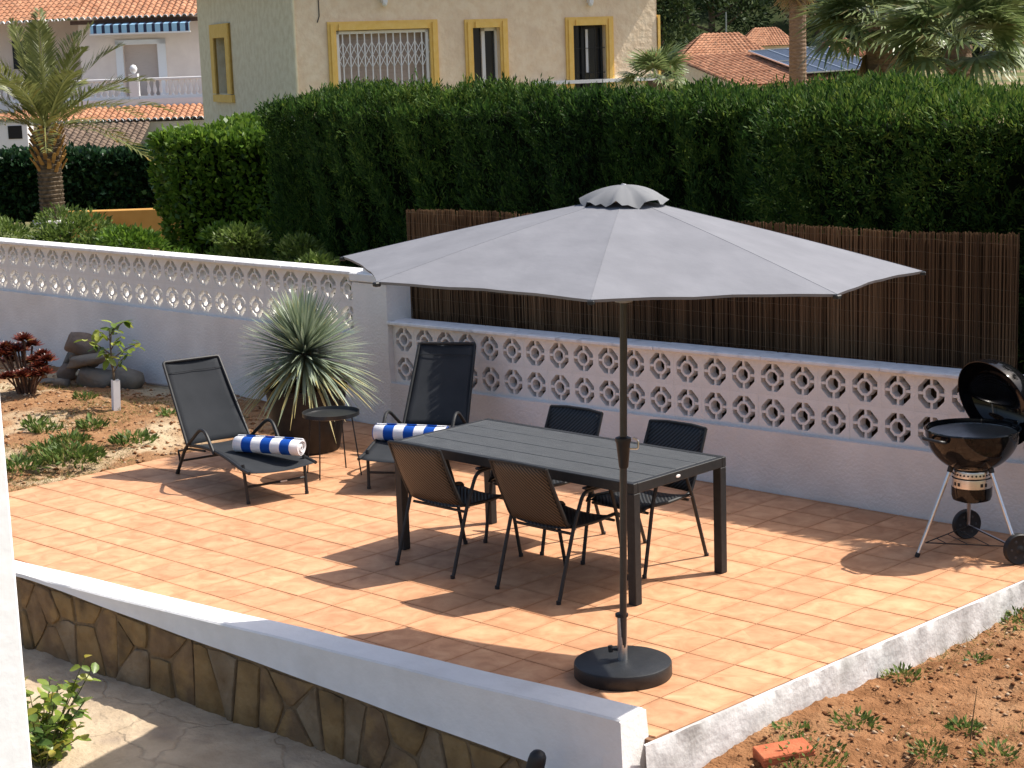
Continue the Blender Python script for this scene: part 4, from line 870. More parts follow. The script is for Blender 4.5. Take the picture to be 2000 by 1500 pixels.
FTR = pm("fan_palm_trunk", (.16, .105, .07), (.28, .20, .14), .95, .1, scale=9, stretch=(1, 1, 3), bump=.8, bscale=20)
def fan_palm(label, loc, h, r, seed, nleaf=34, ndead=26, sc=1.0):
    rg = np.random.default_rng(seed); t = thing("fan_palm", label, "palm tree", loc, 0, "fan palms behind the hedge")
    m_ = MB(); prof = []; z = -.2
    while z < h: prof += [(r * (1.1 - .15 * z / h) + .012, z), (r * (1.1 - .15 * z / h), z + .05)]; z += .11
    m_.lathe(prof, 16); m_.build("trunk", FTR, t)
    for k in range(nleaf + ndead):
        dead = k >= nleaf; o = bpy.data.objects.new("fan_leaf" if not dead else "dead_leaf", (dead_me if dead else fan_me)[k % (2 if dead else 3)]); COL.objects.link(o); o.parent = t
        az = k * 2.39996 + rg.uniform(-.3, .3); u = (k / nleaf) if not dead else (k - nleaf) / ndead
        el = math.radians(80 - 100 * u + rg.uniform(-8, 8)) if not dead else math.radians(-72 - 12 * rg.random())
        o.location = (r * .6 * math.cos(az), r * .6 * math.sin(az), h - (0 if not dead else .05 + .8 * u * sc)); o.rotation_euler = Matrix.Rotation(az - math.pi / 2, 4, 'Z').to_euler()
        o.rotation_euler = (Matrix.Rotation(az - math.pi / 2, 4, 'Z') @ Matrix.Rotation(el, 4, 'X') @ Matrix.Rotation(rg.uniform(-.5, .5), 4, 'Y')).to_euler(); s_ = sc * rg.uniform(.85, 1.1); o.scale = (s_, s_, s_)
    return t
fan_palm("broad fan palm with a brown skirt behind the hedge right of the solar panels", (-7.45, 13.85, 0), 3.45, .20, 1, 46, 34, .66)
fan_palm("sunlit fan palm with large drooping leaves close to the right edge", (-5.75, 12.9, 0), 3.20, .17, 2, 40, 14, .66)
fan_palm("small fan palm leaning out beside the cream house corner", (-13.5, 16.5, 0), 2.75, .14, 3, 22, 8, .42)
fan_palm("tall fan palm with only its bare trunk in view above the red roof", (-23.4, 35.1, 0), 6.6, .23, 4, 18, 16, 1.2)
fan_palm("fan palm behind the broad one with leaves reaching the top edge", (-10.2, 18.6, 0), 4.1, .2, 5, 36, 14, .75)
# ================================================================ sapling, red succulent, rocks, weeds
SP = thing("citrus_sapling", "young citrus sapling with a white trunk sleeve in the garden soil", "sapling", (-8.48, 2.12, .02))
m_ = MB(); m_.tube([(0, 0, 0), (.005, 0, .25), (-.012, .004, .42), (-.02, 0, .62), (-.03, .01, .78)], [.012, .012, .010, .007, .004], 8); st = m_.build("trunk", BARK, SP, True)
tips = []
sr = random.Random(8)
for k in range(9):
    z0_ = .36 + .045 * k; a = k * 2.4 + .5; l = sr.uniform(.14, .30); b0 = Vector((-.012 - .02 * (z0_ - .4), 0, z0_)); b1 = b0 + Vector((math.cos(a) * l, math.sin(a) * l, .10 + .10 * sr.random())); m_ = MB(); m_.tube([b0, b0.lerp(b1, .5) + Vector((0, 0, .02)), b1], [.006, .005, .003], 6); m_.build("branch", BARK, st); tips += [b0.lerp(b1, t) for t in (.45, .65, .85, 1.0)]
LEAFC = leafmat("citrus_leaf", [(.06, .10, .015), (.13, .20, .025), (.22, .30, .04), (.38, .42, .09)], .35, .35, .4)
leaf_v = np.array([(0, 0, 0), (.028, .035, .006), (.034, .075, .004), (.018, .115, -.008), (0, .130, -.014), (-.018, .115, -.008), (-.034, .075, .004), (-.028, .035, .006), (0, .06, -.004)])
for k, tpp in enumerate(tips + [tips[-1]] * 3):
    for q in range(2):
        V = leaf_v * sr.uniform(.6, .95); o = np_mesh("leaf", V, np.array([(0, 1, 8), (1, 2, 8), (2, 3, 8), (3, 4, 8), (4, 5, 8), (5, 6, 8), (6, 7, 8), (7, 0, 8)]), LEAFC, SP, np.full(8, np.clip(sr.gauss(.5, .25), 0, 1)))
        o.location = tpp; o.rotation_euler = (sr.uniform(-.9, .4), sr.uniform(-.5, .5), sr.uniform(0, 6.28))
m_ = MB(); m_.lathe([(.047, -.03), (.047, .30), (.044, .30), (.044, -.03)], 4, M=Matrix.Rotation(.5, 4, 'Z') @ Matrix.Rotation(.05, 4, 'Y')); m_.build("trunk_sleeve", pm("white_sleeve", (.72, .73, .74), (.82, .83, .84), .6, .3, scale=12), SP)
AE = thing("red_succulent", "dark red rosette succulent at the left edge in front of the rocks", "succulent", (-9.88, 2.02, .0))
RED = leafmat("dark_red_leaf", [(.035, .008, .006), (.09, .018, .012), (.17, .035, .018), (.20, .12, .04)], .15, .4, .4)
sr = random.Random(2)
for k in range(24):
    a = k * 2.4; rr = .04 + .27 * math.sqrt(k / 24); hx, hy, hz = rr * math.cos(a) * 1.05, rr * math.sin(a) * .8, .56 - .95 * rr + sr.uniform(-.12, .10) + (.08 if math.cos(a) < 0 else -.02)
    m_ = MB(); m_.tube([(hx * .25, hy * .25, -.04), (hx * .5, hy * .5, hz * .5), (hx, hy, hz)], [.012, .009, .010], 6); s_ = m_.build("stem", pm("succulent_stem", (.10, .06, .045), (.16, .10, .07), .9, .1, scale=20) if "succulent_stem" not in MATS else MATS["succulent_stem"], AE)
    n = 46; Pn, Dn, Nn, Ln, Tn = [], [], [], [], []
    for q in range(n):
        u = q / n; az = q * 2.39996; el = math.radians(85 - 85 * u); d = (math.cos(az) * math.cos(el), math.sin(az) * math.cos(el), math.sin(el)); Pn.append((hx, hy, hz + .01)); Dn.append(d); Nn.append((-d[0] * d[2], -d[1] * d[2], math.cos(el) + .2)); Ln.append(.05 + .085 * u); Tn.append(np.clip(.55 - .25 * (1 - u) + sr.gauss(0, .2), 0, 1))
    V, F = cards(np.array(Pn), np.array(Dn), np.array(Nn), np.array(Ln), .046, 'leaf', -.1); np_mesh("rosette", V, F, RED, AE, np.array(Tn))
ROCK = [pm("rock_%d" % k, a, b, .9, .15, scale=6, detail=9, bump=.7, bscale=20, c3=c, s3=3, t3=(.5, .75)) for k, (a, b, c) in enumerate((((.16, .14, .115), (.26, .235, .19), (.11, .10, .085)), ((.17, .125, .095), (.26, .20, .155), (.12, .10, .085)), ((.13, .125, .11), (.22, .21, .185), (.2, .15, .1))))]
def rock(label, c, size, rot, seed, mat):
    bm = bmesh.new(); bmesh.ops.create_icosphere(bm, subdivisions=3, radius=1.0); P = np.array([v.co for v in bm.verts]); P = np.sign(P) * np.abs(P) ** .75; pl_ = rdir(9, np.random.default_rng(seed))
    for q_ in pl_: ex_ = np.maximum(0, P @ q_ - .82); P = P - ex_[:, None] * q_
    P *= (1 + .12 * fbm(P, seed, 1.2, 3) + .09 * fbm(P, seed + 7, 3.5, 3))[:, None]
    for v, p in zip(bm.verts, P): v.co = p * np.array(size)
    me = bpy.data.meshes.new("garden_rock"); bm.to_mesh(me); bm.free(); o = link("garden_rock", me, mat, None, True); o.location = c; o.rotation_euler = rot
    return tag(o, label, "rock", "rocks piled against the white wall")
for k, (lb, c, s_, r_, m_i) in enumerate((
    ("brown rock on top of the pile by the white wall", (-10.07, 2.80, .43), (.19, .13, .115), (.1, .1, .3), 1), ("long flat grey slab lying across the rock pile", (-9.78, 2.70, .30), (.27, .15, .062), (.05, -.12, .5), 0),
    ("large grey boulder under the flat slab", (-9.72, 2.72, .12), (.215, .15, .125), (0, .05, .5), 2), ("thin dark slab leaning at the left of the rock pile", (-10.38, 2.86, .18), (.06, .15, .20), (.1, .45, .4), 2),
    ("tan rock behind the flat slab", (-10.18, 2.92, .27), (.16, .12, .13), (.2, 0, .9), 0), ("small reddish rock left in the pile under the brown one", (-10.22, 2.70, .13), (.10, .09, .09), (0, .2, .2), 1),
    ("low grey rock at the front of the pile", (-10.28, 2.52, .05), (.14, .08, .05), (0, 0, .5), 2), ("small grey stone in front of the large boulder", (-10.02, 2.52, .06), (.10, .08, .06), (.1, 0, .2), 0),
    ("grey rock behind the sapling at the right of the pile", (-9.36, 2.86, .10), (.17, .13, .13), (0, .1, .2), 0))):
    rock(lb, c, s_, r_, 50 + k, ROCK[m_i])
m_ = MB(); m_.tube([(x, 3.12 + .02 * math.sin(x * 3), .035 + .02 * math.sin(x * 2.1 + 1) + .05 * max(0, (x + 7.0)) ) for x in np.linspace(-9.4, -6.25, 40)], .011, 6)
tag(m_.build("garden_hose", pm("grey_hose", (.30, .25, .21), None, .6, .3), None, True), "thin grey hose running along the foot of the white wall", "hose")
def weed(label, loc, r, h, n, seed, L=.07, W=.022, tones=(.45, .25), group="weeds in the red soil", mat=None):
    n = int(n * 1.5); rg = np.random.default_rng(seed); az = rg.uniform(0, 6.283, n); ra = r * np.sqrt(rg.random(n)); P = np.c_[ra * np.cos(az), ra * np.sin(az), rg.random(n) * h * .9 * (1 - ra / r * .6)]
    D = np.c_[np.cos(az) * .7, np.sin(az) * .7, rg.uniform(.3, 1.2, n)] + rg.normal(0, .3, (n, 3)); V, F = cards(P, D, rdir(n, rg) + np.array([0, 0, .8]), L * rg.uniform(.6, 1.3, n), W * rg.uniform(.7, 1.2, n), 'leaf', .04)
    o = np_mesh("weed", V, F, mat or WEED, None, np.clip(rg.normal(tones[0], tones[1], n), 0, 1)); o.location = loc; o.rotation_euler = (0, 0, 0)
    return tag(o, label, "weed", group)
SZ = lambda x, y: float(soil_z(x, np.array(y)))
for k, (x, y, r, h_, n, lb) in enumerate((
    (1.05, -.42, .20, .12, 160, "leafy weed clump at the bottom edge beside the red brick"), (.82, -.20, .10, .06, 60, "low weed between the brick and the patio edge"), (.84, .80, .10, .09, 70, "bushy weed close to the middle of the patio edge"),
    (1.0, 1.32, .07, .05, 30, "small weed in the soil below the barbecue wheel"),
    (.92, 2.05, .14, .12, 90, "thick weed growing against the patio edge far right"), (.98, 2.45, .16, .20, 120, "tall weed clump at the far end of the patio edge"),
    (1.48, .0, .08, .10, 60, "upright leafy weed at the bottom edge"), (1.44, .42, .08, .05, 70, "grey green weed beside the thin dry stalk"), (1.72, .22, .10, .08, 60, "weed clump in the bottom right corner"), (.98, .12, .12, .05, 60, "flat dry weed patch above the brick"), )):
    weed(lb, (x, y, SZ(x, y) + .005), r, h_, n, 100 + k, .040, .017)
m_ = MB(); m_.tube([(0, 0, 0), (.01, .01, .14), (.03, .01, .29)], [.0035, .003, .0015], 5); o = m_.build("dry_stalk", pm("dry_stalk", (.10, .08, .04), None, .8)); o.location = (1.52, .33, SZ(1.5, .33)); tag(o, "single thin dark stalk standing in the red soil", "stalk")
for k, (x, y, r, h_, n, lb) in enumerate((
    (-6.95, .62, .26, .16, 420, "large green weed clump at the edge of the tiles"), (-7.05, .20, .20, .10, 220, "long weed patch between soil and tiles near the pillar"), (-8.15, 1.15, .13, .10, 90, "weed in the garden soil below the succulent"), (-7.95, 1.50, .12, .12, 90, "dark weed at the foot of the sapling"),
    (-7.15, 1.38, .18, .08, 120, "low weed patch near the left lounger"), (-8.5, 1.25, .10, .08, 60, "small weed by the pillar edge in the garden"), (-7.6, 1.05, .16, .07, 110, "weed patch in the middle of the garden soil"), (-7.45, .72, .15, .07, 100, "weed patch left of the large clump"), (-9.2, 2.25, .10, .08, 50, "small weed in front of the rock pile"), (-7.75, 2.2, .09, .08, 40, "dry weed in the wall shadow right of the sapling"))):
    weed(lb, (x, y, .015), r, h_, n, 140 + k, .075, .024, (.42, .25), "weeds in the garden soil")
# loose stones and clods: nobody could count them
def pebbles(name, label, xs, ys, zf, n, seed, mat, s0, s1):
    rg = np.random.default_rng(seed); base = np.array([(1, 0, 0), (-1, 0, 0), (0, 1, 0), (0, -1, 0), (0, 0, 1), (0, 0, -.6)], float); tri = np.array([(0, 2, 4), (2, 1, 4), (1, 3, 4), (3, 0, 4), (2, 0, 5), (1, 2, 5), (3, 1, 5), (0, 3, 5)])
    X = rg.uniform(*xs, n); Y = rg.uniform(*ys, n); S_ = s0 + (s1 - s0) * rg.random(n) ** 3; A = rg.uniform(0, 6.28, n)
    B = base[None] * rg.uniform(.6, 1.2, (n, 6, 1)) * S_[:, None, None] * np.array([1.2, .9, .6]); c, s = np.cos(A)[:, None], np.sin(A)[:, None]
    V = np.stack([B[..., 0] * c - B[..., 1] * s + X[:, None], B[..., 0] * s + B[..., 1] * c + Y[:, None], B[..., 2] + zf(X, Y)[:, None]], -1).reshape(-1, 3)
    F = (tri[None] + 6 * np.arange(n)[:, None, None]).reshape(-1, 3); o = np_mesh(name, V, F, mat, None, np.repeat(rg.random(n), 8)); return tag(o, label, "stones", kind="stuff")
CLOD = leafmat("clod", [(.16, .07, .032), (.26, .12, .055), (.34, .19, .10), (.50, .38, .26)], 0, .95, .05)
def soil_surf(X, Y): return soil_z(X, Y) + .060 * fbm(np.c_[X, Y], 3, 3.0, 5) + .033 * np.abs(fbm(np.c_[X, Y], 8, 15.0, 3)) + .003
def lsoil_surf(X, Y): return lsoil_z(X, Y) + .05 * fbm(np.c_[X, Y], 9, 1.6, 5) + .0275 * np.abs(fbm(np.c_[X, Y], 14, 8.0, 3)) + .003
def path_surf(X, Y): return path_z(X, Y) + .034 * fbm(np.c_[X, Y], 21, 1.9, 5) + .0121 * np.abs(fbm(np.c_[X, Y], 26, 8.5, 3)) + .002
pebbles("soil_clods", "loose clods and pebbles strewn over the red soil", (.78, 3.2), (-1.6, 2.9), soil_surf, 5200, 5, CLOD, .004, .024)
pebbles("soil_clods", "loose clods and pebbles strewn over the garden soil", (-11.5, -6.5), (-.4, 3.0), lsoil_surf, 4200, 6, CLOD, .005, .035)
GR = leafmat("dry_grass", [(.25, .18, .08), (.36, .28, .12), (.12, .15, .04), (.16, .20, .05)], .3, .8, .1)
def tufts(label, xs, ys, zf, n, seed, clump):
    rg = np.random.default_rng(seed); X = rg.uniform(*xs, n); Y = rg.uniform(*ys, n); k = fbm(np.c_[X, Y], seed, clump, 3) > .08; X, Y = X[k], Y[k]; n = len(X)
    V, F = cards(np.c_[X, Y, zf(X, Y)], np.c_[rg.normal(0, .6, n), rg.normal(0, .6, n), np.ones(n) * .6], rdir(n, rg), rg.uniform(.02, .06, n), .004, 'blade', .1); tag(np_mesh("dry_grass", V, F, GR, None, rg.random(n)), label, "grass", kind="stuff")
tufts("sparse dry grass over the red soil", (.75, 3.2), (-1.6, 2.9), soil_surf, 7000, 31, 1.6)
tufts("sparse dry grass over the garden soil", (-11, -6.47), (-.6, 2.6), lsoil_surf, 16000, 32, 1.2)
# red hollow brick
BR = thing("red_brick", "red hollow clay brick half buried beside the patio edge", "brick", (.955, -.47, SZ(.95, -.47) - .018), 1.02)
BRICKM = pm("red_clay", (.42, .115, .055), (.56, .18, .085), .85, .15, scale=12, bump=.3, bscale=60, c3=(.33, .15, .08), s3=6, t3=(.55, .8))
m_ = MB(); m_.box((0, 0, .055), (.27, .14, .085), 0, .004, M=Matrix.Translation((0, 0, .05)) @ Matrix.Rotation(.07, 4, 'X') @ Matrix.Rotation(-.05, 4, 'Y')); m_.build("body", BRICKM, BR)
for k in range(5):
    m_ = MB(); m_.box((0, 0, 0), (.272, .006, .007), 0, 0, M=Matrix.Translation((0, 0, .05)) @ Matrix.Rotation(.07, 4, 'X') @ Matrix.Rotation(-.05, 4, 'Y') @ Matrix.Translation((0, -.0695, -.03 + .015 * k))); m_.build("groove", BRICKM, BR)
# foreground shrub at the lower left
FS = thing("leafy_shrub", "green and yellow leafy shrub in the lower left corner by the pillar", "shrub", (-2.36, -2.56, -.50))
sr = random.Random(21); LEAFR = leafmat("round_leaf", [(.05, .10, .03), (.12, .20, .035), (.25, .33, .045), (.42, .36, .06)], .4, .35, .4)
for k in range(46):
    a = sr.uniform(0, 6.28); l = sr.uniform(.12, .42); p1 = Vector((math.cos(a) * l * .8, math.sin(a) * l * .8, .20 + sr.uniform(0, .42) * (1 - l * .6) + (.22 if k % 5 == 0 else 0))); m_ = MB(); m_.tube([(0, 0, 0), p1 * .5 + Vector((0, 0, .05)), p1], [.006, .004, .002], 5); m_.build("stem", pm("green_stem", (.12, .12, .04), None, .7) if "green_stem" not in MATS else MATS["green_stem"], FS)
    for q in range(8):
        t_ = .35 + .65 * q / 7; pp = (p1 * .5 + Vector((0, 0, .05))).lerp(p1, max(0, t_ * 2 - 1)) if t_ > .5 else (p1 * .5 + Vector((0, 0, .05))) * (t_ * 2)
        V = leaf_v * sr.uniform(.50, .88) * np.array([1.0, .85, 1]); tone = np.clip(sr.gauss(.5, .2) + (.35 if k % 7 == 0 else 0), 0, 1); o = np_mesh("leaf", V, np.array([(0, 1, 8), (1, 2, 8), (2, 3, 8), (3, 4, 8), (4, 5, 8), (5, 6, 8), (6, 7, 8), (7, 0, 8)]), LEAFR, FS, np.full(8, tone))
        o.location = pp; o.rotation_euler = (sr.uniform(-.5, .9), sr.uniform(-.6, .6), q * 2.4 + sr.uniform(-.4, .4))
# ================================================================ houses
ROOF = pm("terracotta_roof", (.30, .135, .075), (.52, .27, .16), .9, .1, scale=2.2, detail=8, c3=(.24, .14, .09), s3=5, t3=(.5, .7))
ROOFD = pm("weathered_roof", (.13, .095, .07), (.22, .16, .12), .9, .1, scale=2.5, detail=8, c3=(.08, .06, .05), s3=4, t3=(.5, .7))
def roof_sheet(mb, A, B, D, n, courses, amp=.06):
    """rows of barrel tiles: A->B along the eave, A->D up the slope"""
    A, B, D = Vector(A), Vector(B), Vector(D); u, v = B - A, D - A; nn = u.cross(v).normalized(); nn = nn if nn.z > 0 else -nn
    nx = n * 6; P = []
    for j in range(courses):
        for e in (0, .98):
            f = (j + e) / courses; lift = .025 * (1 - e)
            P.append([A + u * (i / nx) + v * f + nn * (amp * abs(math.sin(math.pi * i / 6)) + lift) for i in range(nx + 1)])
    mb.grid(P)
def eave_row(parent, A, B, n, mat, r=.085):
    A, B = Vector(A), Vector(B); d = (B - A); out = Vector((d.y, -d.x, 0)).normalized(); base = None
    for k in range(n):
        c = A + d * ((k + .5) / n)
        if base is None:
            m_ = MB(); pr = [(r * math.cos(q), r * math.sin(q)) for q in [math.pi * i / 6 for i in range(7)]]; ux = d.normalized()
            m_.grid([[tuple(ux * x + Vector((0, 0, z)) + out * yy) for x, z in pr] for yy in (0, .10)]); m_.grid([[tuple(ux * x + Vector((0, 0, z)) + out * .10) for x, z in pr], [tuple(ux * x * .8 + Vector((0, 0, z * .8)) + out * .10) for x, z in pr]]); o = m_.build("eave_tile", mat, parent); base = o
        else: o = base.copy(); COL.objects.link(o)
        o.location = c
def wall_holes(mb, x0, x1, z0, z1, holes, y=0.0, dep=.25, flip=False):
    """wall in the xz plane with rectangular openings and their reveals (towards +y)"""
    xs = sorted({x0, x1, *[h[0] for h in holes], *[h[1] for h in holes]}); zs = sorted({z0, z1, *[h[2] for h in holes], *[h[3] for h in holes]})
    for a, b in zip(xs, xs[1:]):
        for c, d in zip(zs, zs[1:]):
            if any(h[0] - 1e-6 <= a and b <= h[1] + 1e-6 and h[2] - 1e-6 <= c and d <= h[3] + 1e-6 for h in holes): continue
            mb.add([(a, y, c), (b, y, c), (b, y, d), (a, y, d)], [(0, 1, 2, 3)])
    for a, b, c, d in holes:
        mb.add([(a, y, c), (b, y, c), (b, y, d), (a, y, d), (a, y + dep, c), (b, y + dep, c), (b, y + dep, d), (a, y + dep, d)], [(0, 4, 5, 1), (1, 5, 6, 2), (2, 6, 7, 3), (3, 7, 4, 0)])
def trim(parent, a, b, c, d, w, mat, y=0.0, swap=False):
    m_ = MB()
    bars = [((a - w, c), (a, d + w)), ((b, c), (b + w, d + w)), ((a, d), (b, d + w))]
    for (p, q), (r, s) in bars:
        for g, t in ((0, .05), (w * .38, .085)):
            pp, rr = (p, r)
            if swap: m_.bb((y - t, p + (g if False else 0), q), (y - .001, r, s))
            else: m_.bb((p, y - t + (.0 if g == 0 else 0), q), (r - (g if False else 0), y - .001, s)) if g == 0 else m_.bb((p + w * .3, y - t, q), (r - w * .3, y - .05, s - (w * .3 if s > d else 0)))
    return m_.build("window_trim", mat, parent)
GLASS = pm("dark_window_glass", (.02, .024, .03), None, .08, .6)
YEL = pm("yellow_trim", (.82, .53, .14), (.88, .60, .20), .85, .15, scale=8, bump=.2, bscale=60)
WFR = pm("white_window_frame", (.76, .76, .76), None, .5, .3)
H1 = thing("cream_house", "cream rendered house with yellow window surrounds behind the cypress hedge", "house", (-24.15, 17.628, 0), 1.1594)
PEACH = pm("peach_render", (.82, .64, .45), (.88, .72, .53), .95, .08, scale=5, detail=12, bump=1.0, bscale=9, contrast=(.38, .6), c3=(.74, .57, .41), s3=1.5, t3=(.5, .8))
SAGE = pm("cream_side_render", (.74, .65, .45), (.82, .74, .54), .95, .08, scale=5, detail=12, bump=1.0, bscale=9, contrast=(.38, .6))
hl = [(.895, 3.03, 1.6, 3.84), (4.04, 4.69, 2.1, 3.82), (6.48, 7.30, 2.0, 3.81)]
m_ = MB(); wall_holes(m_, 0, 8.62, 0, 5.6, hl); m_.build("front_wall", PEACH, H1)
m_ = MB()
def side_wall():
    q = MB(); wall_holes(q, 0, 8.75, 0, 5.6, [(5.80, 6.95, 2.5, 3.85)]); m_.add([(y_, x_, z_) for x_, y_, z_ in q.v], q.f)
side_wall(); m_.build("side_wall", SAGE, H1)
m_ = MB(); m_.bb((8.62, 0, 0), (8.60, 8.7, 5.6)); m_.bb((0, 8.74, 0), (8.6, 8.76, 5.6)); m_.build("rear_walls", PEACH, H1)
for h in hl: trim(H1, h[0], h[1], h[2], h[3], .185, YEL)
trim(H1, 5.80, 6.95, 2.5, 3.85, .33, YEL, 0.0, True); m_ = MB(); m_.bb((-.08, 5.4, 2.30), (-.002, 7.3, 2.48)); m_.build("window_sill", YEL, H1)
m_ = MB(); m_.bb((.20, 5.80, 2.5), (.24, 6.95, 3.85)); m_.build("window_pane", pm("brown_shutter", (.20, .15, .09), None, .8), H1)
m_ = MB(); m_.bb((8.64, -.02, 2.0), (8.70, .5, 4.0)); m_.build("corner_trim", YEL, H1)
m_ = MB(); m_.bb((5.4, -.10, 2.52), (8.75, -.002, 2.60)); m_.build("string_course", WFR, H1)
for h, c in zip(hl, (pm("pink_blind", (.42, .33, .29), (.5, .4, .35), .9, .1, scale=3, stretch=(1, 1, 14)), GLASS, GLASS)):
    m_ = MB(); m_.bb((h[0], .22, h[2]), (h[1], .24, h[3])); pn_ = m_.build("window_pane", c, H1)
    if c is GLASS:
        m_ = MB()
        for a, b in ((h[0] + .28, h[0] + .36), (h[1] - .05, h[1])): m_.bb((a, .16, h[2]), (b, .215, h[3]))
        m_.bb((h[0] + .28, .16, h[3] - .07), (h[1], .215, h[3])); m_.build("window_frame", WFR if h is hl[1] else BLACKM, pn_)
gr = MB()
h = hl[0]; z0_, z1_ = 2.0, h[3] - .02
gr.bb((h[0] + .02, .02, z1_ - .06), (h[1] - .02, .07, z1_)); gr.bb((h[0] + .02, .02, z0_), (h[0] + .08, .07, z1_)); gr.bb((h[1] - .08, .02, z0_), (h[1] - .02, .07, z1_))
nb = 13
for k in range(1, nb):
    x = h[0] + (h[1] - h[0]) * k / nb; gr.bb((x - .013, .035, z0_), (x + .013, .06, z1_))
st = (h[1] - h[0]) / nb
for k in range(nb):
    for zb in (3.05, 3.30):
        xa, xb = h[0] + k * st, h[0] + (k + 1) * st; gr.tube([(xa, .03, zb), (xb, .03, zb + .30)], .010, 4); gr.tube([(xa, .064, zb + .30), (xb, .064, zb)], .010, 4)
gr.build("folding_grille", WFR, H1)
for k in range(5):
    h = hl[2]; x = h[0] + (h[1] - h[0]) * (k + .5) / 5; m_ = MB(); m_.tube([(x, .05, h[2]), (x, .05, h[3])], .010, 5); m_.build("window_bar", BLACKM, H1)
m_ = MB(); m_.bb((6.86, .13, 2.75), (6.94, .15, 3.72)); m_.build("curtain", WFR, H1)
for z in (2.75, 3.3): m_ = MB(); m_.tube([(hl[2][0], .05, z), (hl[2][1], .05, z)], .008, 5); m_.build("window_bar", BLACKM, H1)
for x, z in ((2.0, 4.38), (6.9, 4.28)):
    m_ = MB(); m_.bb((x - .05, -.16, z + .02), (x + .05, -.002, z + .22)); m_.lathe([(.03, z - .06), (.06, z - .02), (.06, z + .02), (.03, z + .02)], 10, (x, -.1, 0)); m_.build("wall_lamp", WFR, H1)
m_ = MB(); m_.tube([(-.03, -.03, .5), (-.03, -.03, 5.3)], .035, 8); m_.build("drain_pipe", SAGE, H1)
m_ = MB(); m_.tube([(.55, -.012, 5.3), (.55, -.012, 4.15), (.50, -.012, 4.02)], .012, 5); m_.build("cable", pm("dark_cable", (.08, .07, .06), None, .7), H1)
rf = MB(); roof_sheet(rf, (-.5, -.55, 5.32), (9.1, -.55, 5.32), (-.5, 4.4, 7.2), 36, 14, .07); roof_sheet(rf, (9.1, 9.3, 5.32), (-.5, 9.3, 5.32), (9.1, 4.4, 7.2), 36, 14, .07); rf.bb((-.5, -.5, 5.2), (9.05, 9.25, 5.3)); r1 = rf.build("roof", ROOF, H1)
eave_row(r1, (-.5, -.52, 5.32), (9.1, -.52, 5.32), 36, ROOF)
# ---- house with balcony
H2 = thing("balcony_house", "pale house with a striped awning and white balustrade behind the palm", "house", (-59.19, 36.441, 0), .7638)
PINK = pm("pale_pink_render", (.74, .63, .55), (.82, .71, .62), .95, .08, scale=2)
m_ = MB(); wall_holes(m_, -1.0, 9, -1, 5.3, [(.81, 2.25, 1.9, 4.14)], 0, .3); m_.bb((9, .01, -1), (8.9, 8, 5.3)); m_.bb((-1.0, .01, -1), (-.9, 3, 5.3)); m_.build("front_wall", PINK, H2)
m_ = MB(); m_.bb((-9, 3.0, -1), (-.9, 3.2, 5.3)); m_.build("side_wall", PINK, H2)
m_ = MB(); m_.bb((-4.6, 2.9, 3.3), (-3.6, 2.98, 4.5)); m_.build("window", GLASS, H2)
m_ = MB(); m_.bb((.81, .28, 1.9), (2.25, .32, 4.14)); d1 = m_.build("door_shutter", pm("beige_shutter", (.50, .43, .38), (.56, .48, .43), .8, .1, scale=4, stretch=(1, 1, 20)), H2)
for a, b, c, d in ((.50, .81, 1.9, 4.33), (2.25, 2.60, 1.9, 4.33), (.5, 2.6, 4.14, 4.34)): m_ = MB(); m_.bb((a + .001, -.06, c), (b - .001, -.002, d)); m_.build("door_frame", WFR, H2)
rf = MB(); roof_sheet(rf, (-1.3, -.7, 5.22), (9.3, -.7, 5.22), (-1.3, 5.5, 7.5), 40, 18, .09); r2_ = rf.build("roof", ROOF, H2); eave_row(r2_, (-1.3, -.72, 5.22), (9.3, -.72, 5.22), 40, WFR, .11)
rf = MB(); roof_sheet(rf, (-9, 2.0, 5.16), (-1.25, -.72, 5.22), (-8.2, 6.2, 7.3), 30, 16, .09); r3_ = rf.build("hip_roof", ROOF, H2); eave_row(r3_, (-9, 2.0, 5.14), (-1.3, -.74, 5.20), 28, WFR, .10)
m_ = MB(); m_.bb((-1.2, -.55, 5.02), (9.2, -.4, 5.18)); m_.build("eave_board", pm("dark_eave", (.10, .06, .045), None, .9), H2)
def stripes():
    m, nt, b = newmat("striped_awning"); L = nt.links; tc = node(nt, "ShaderNodeTexCoord"); sp = node(nt, "ShaderNodeSeparateXYZ"); L.new(tc.outputs["Object"], sp.inputs[0])
    mu = node(nt, "ShaderNodeMath", operation='MULTIPLY'); mu.inputs[1].default_value = 1 / .345; L.new(sp.outputs[0], mu.inputs[0]); fr = node(nt, "ShaderNodeMath", operation='FRACT'); L.new(mu.outputs[0], fr.inputs[0])
    cr = node(nt, "ShaderNodeValToRGB"); cr.color_ramp.interpolation = 'CONSTANT'; e = cr.color_ramp.elements; e[0].color = rgb((.30, .52, .70)); e[1].position = .62; e[1].color = rgb((.02, .03, .07)); L.new(fr.outputs[0], cr.inputs[0]); L.new(cr.outputs[0], b.inputs["Base Color"]); b.inputs["Roughness"].default_value = .8; return m
AW = thing("window_awning", "blue and black striped awning under the eave of the balcony house", "awning", H2.location, .7638)
m_ = MB(); m_.bb((-.26, -1.12, 4.62), (3.83, -1.08, 4.95)); m_.build("valance", stripes(), AW)
m_ = MB(); m_.add([(-.26, -1.10, 4.95), (3.83, -1.10, 4.95), (3.83, -.01, 5.12), (-.26, -.01, 5.12)], [(0, 1, 2, 3)]); m_.build("canvas", stripes() if 0 else MATS["striped_awning"], AW)
m_ = MB(); m_.bb((-.30, -1.14, 4.56), (3.87, -1.06, 4.62)); m_.build("front_bar", WFR, AW)
m_ = MB(); m_.bb((-9, -2.6, 1.55), (9, .0, 1.93)); m_.build("terrace_slab", WFR, H2)
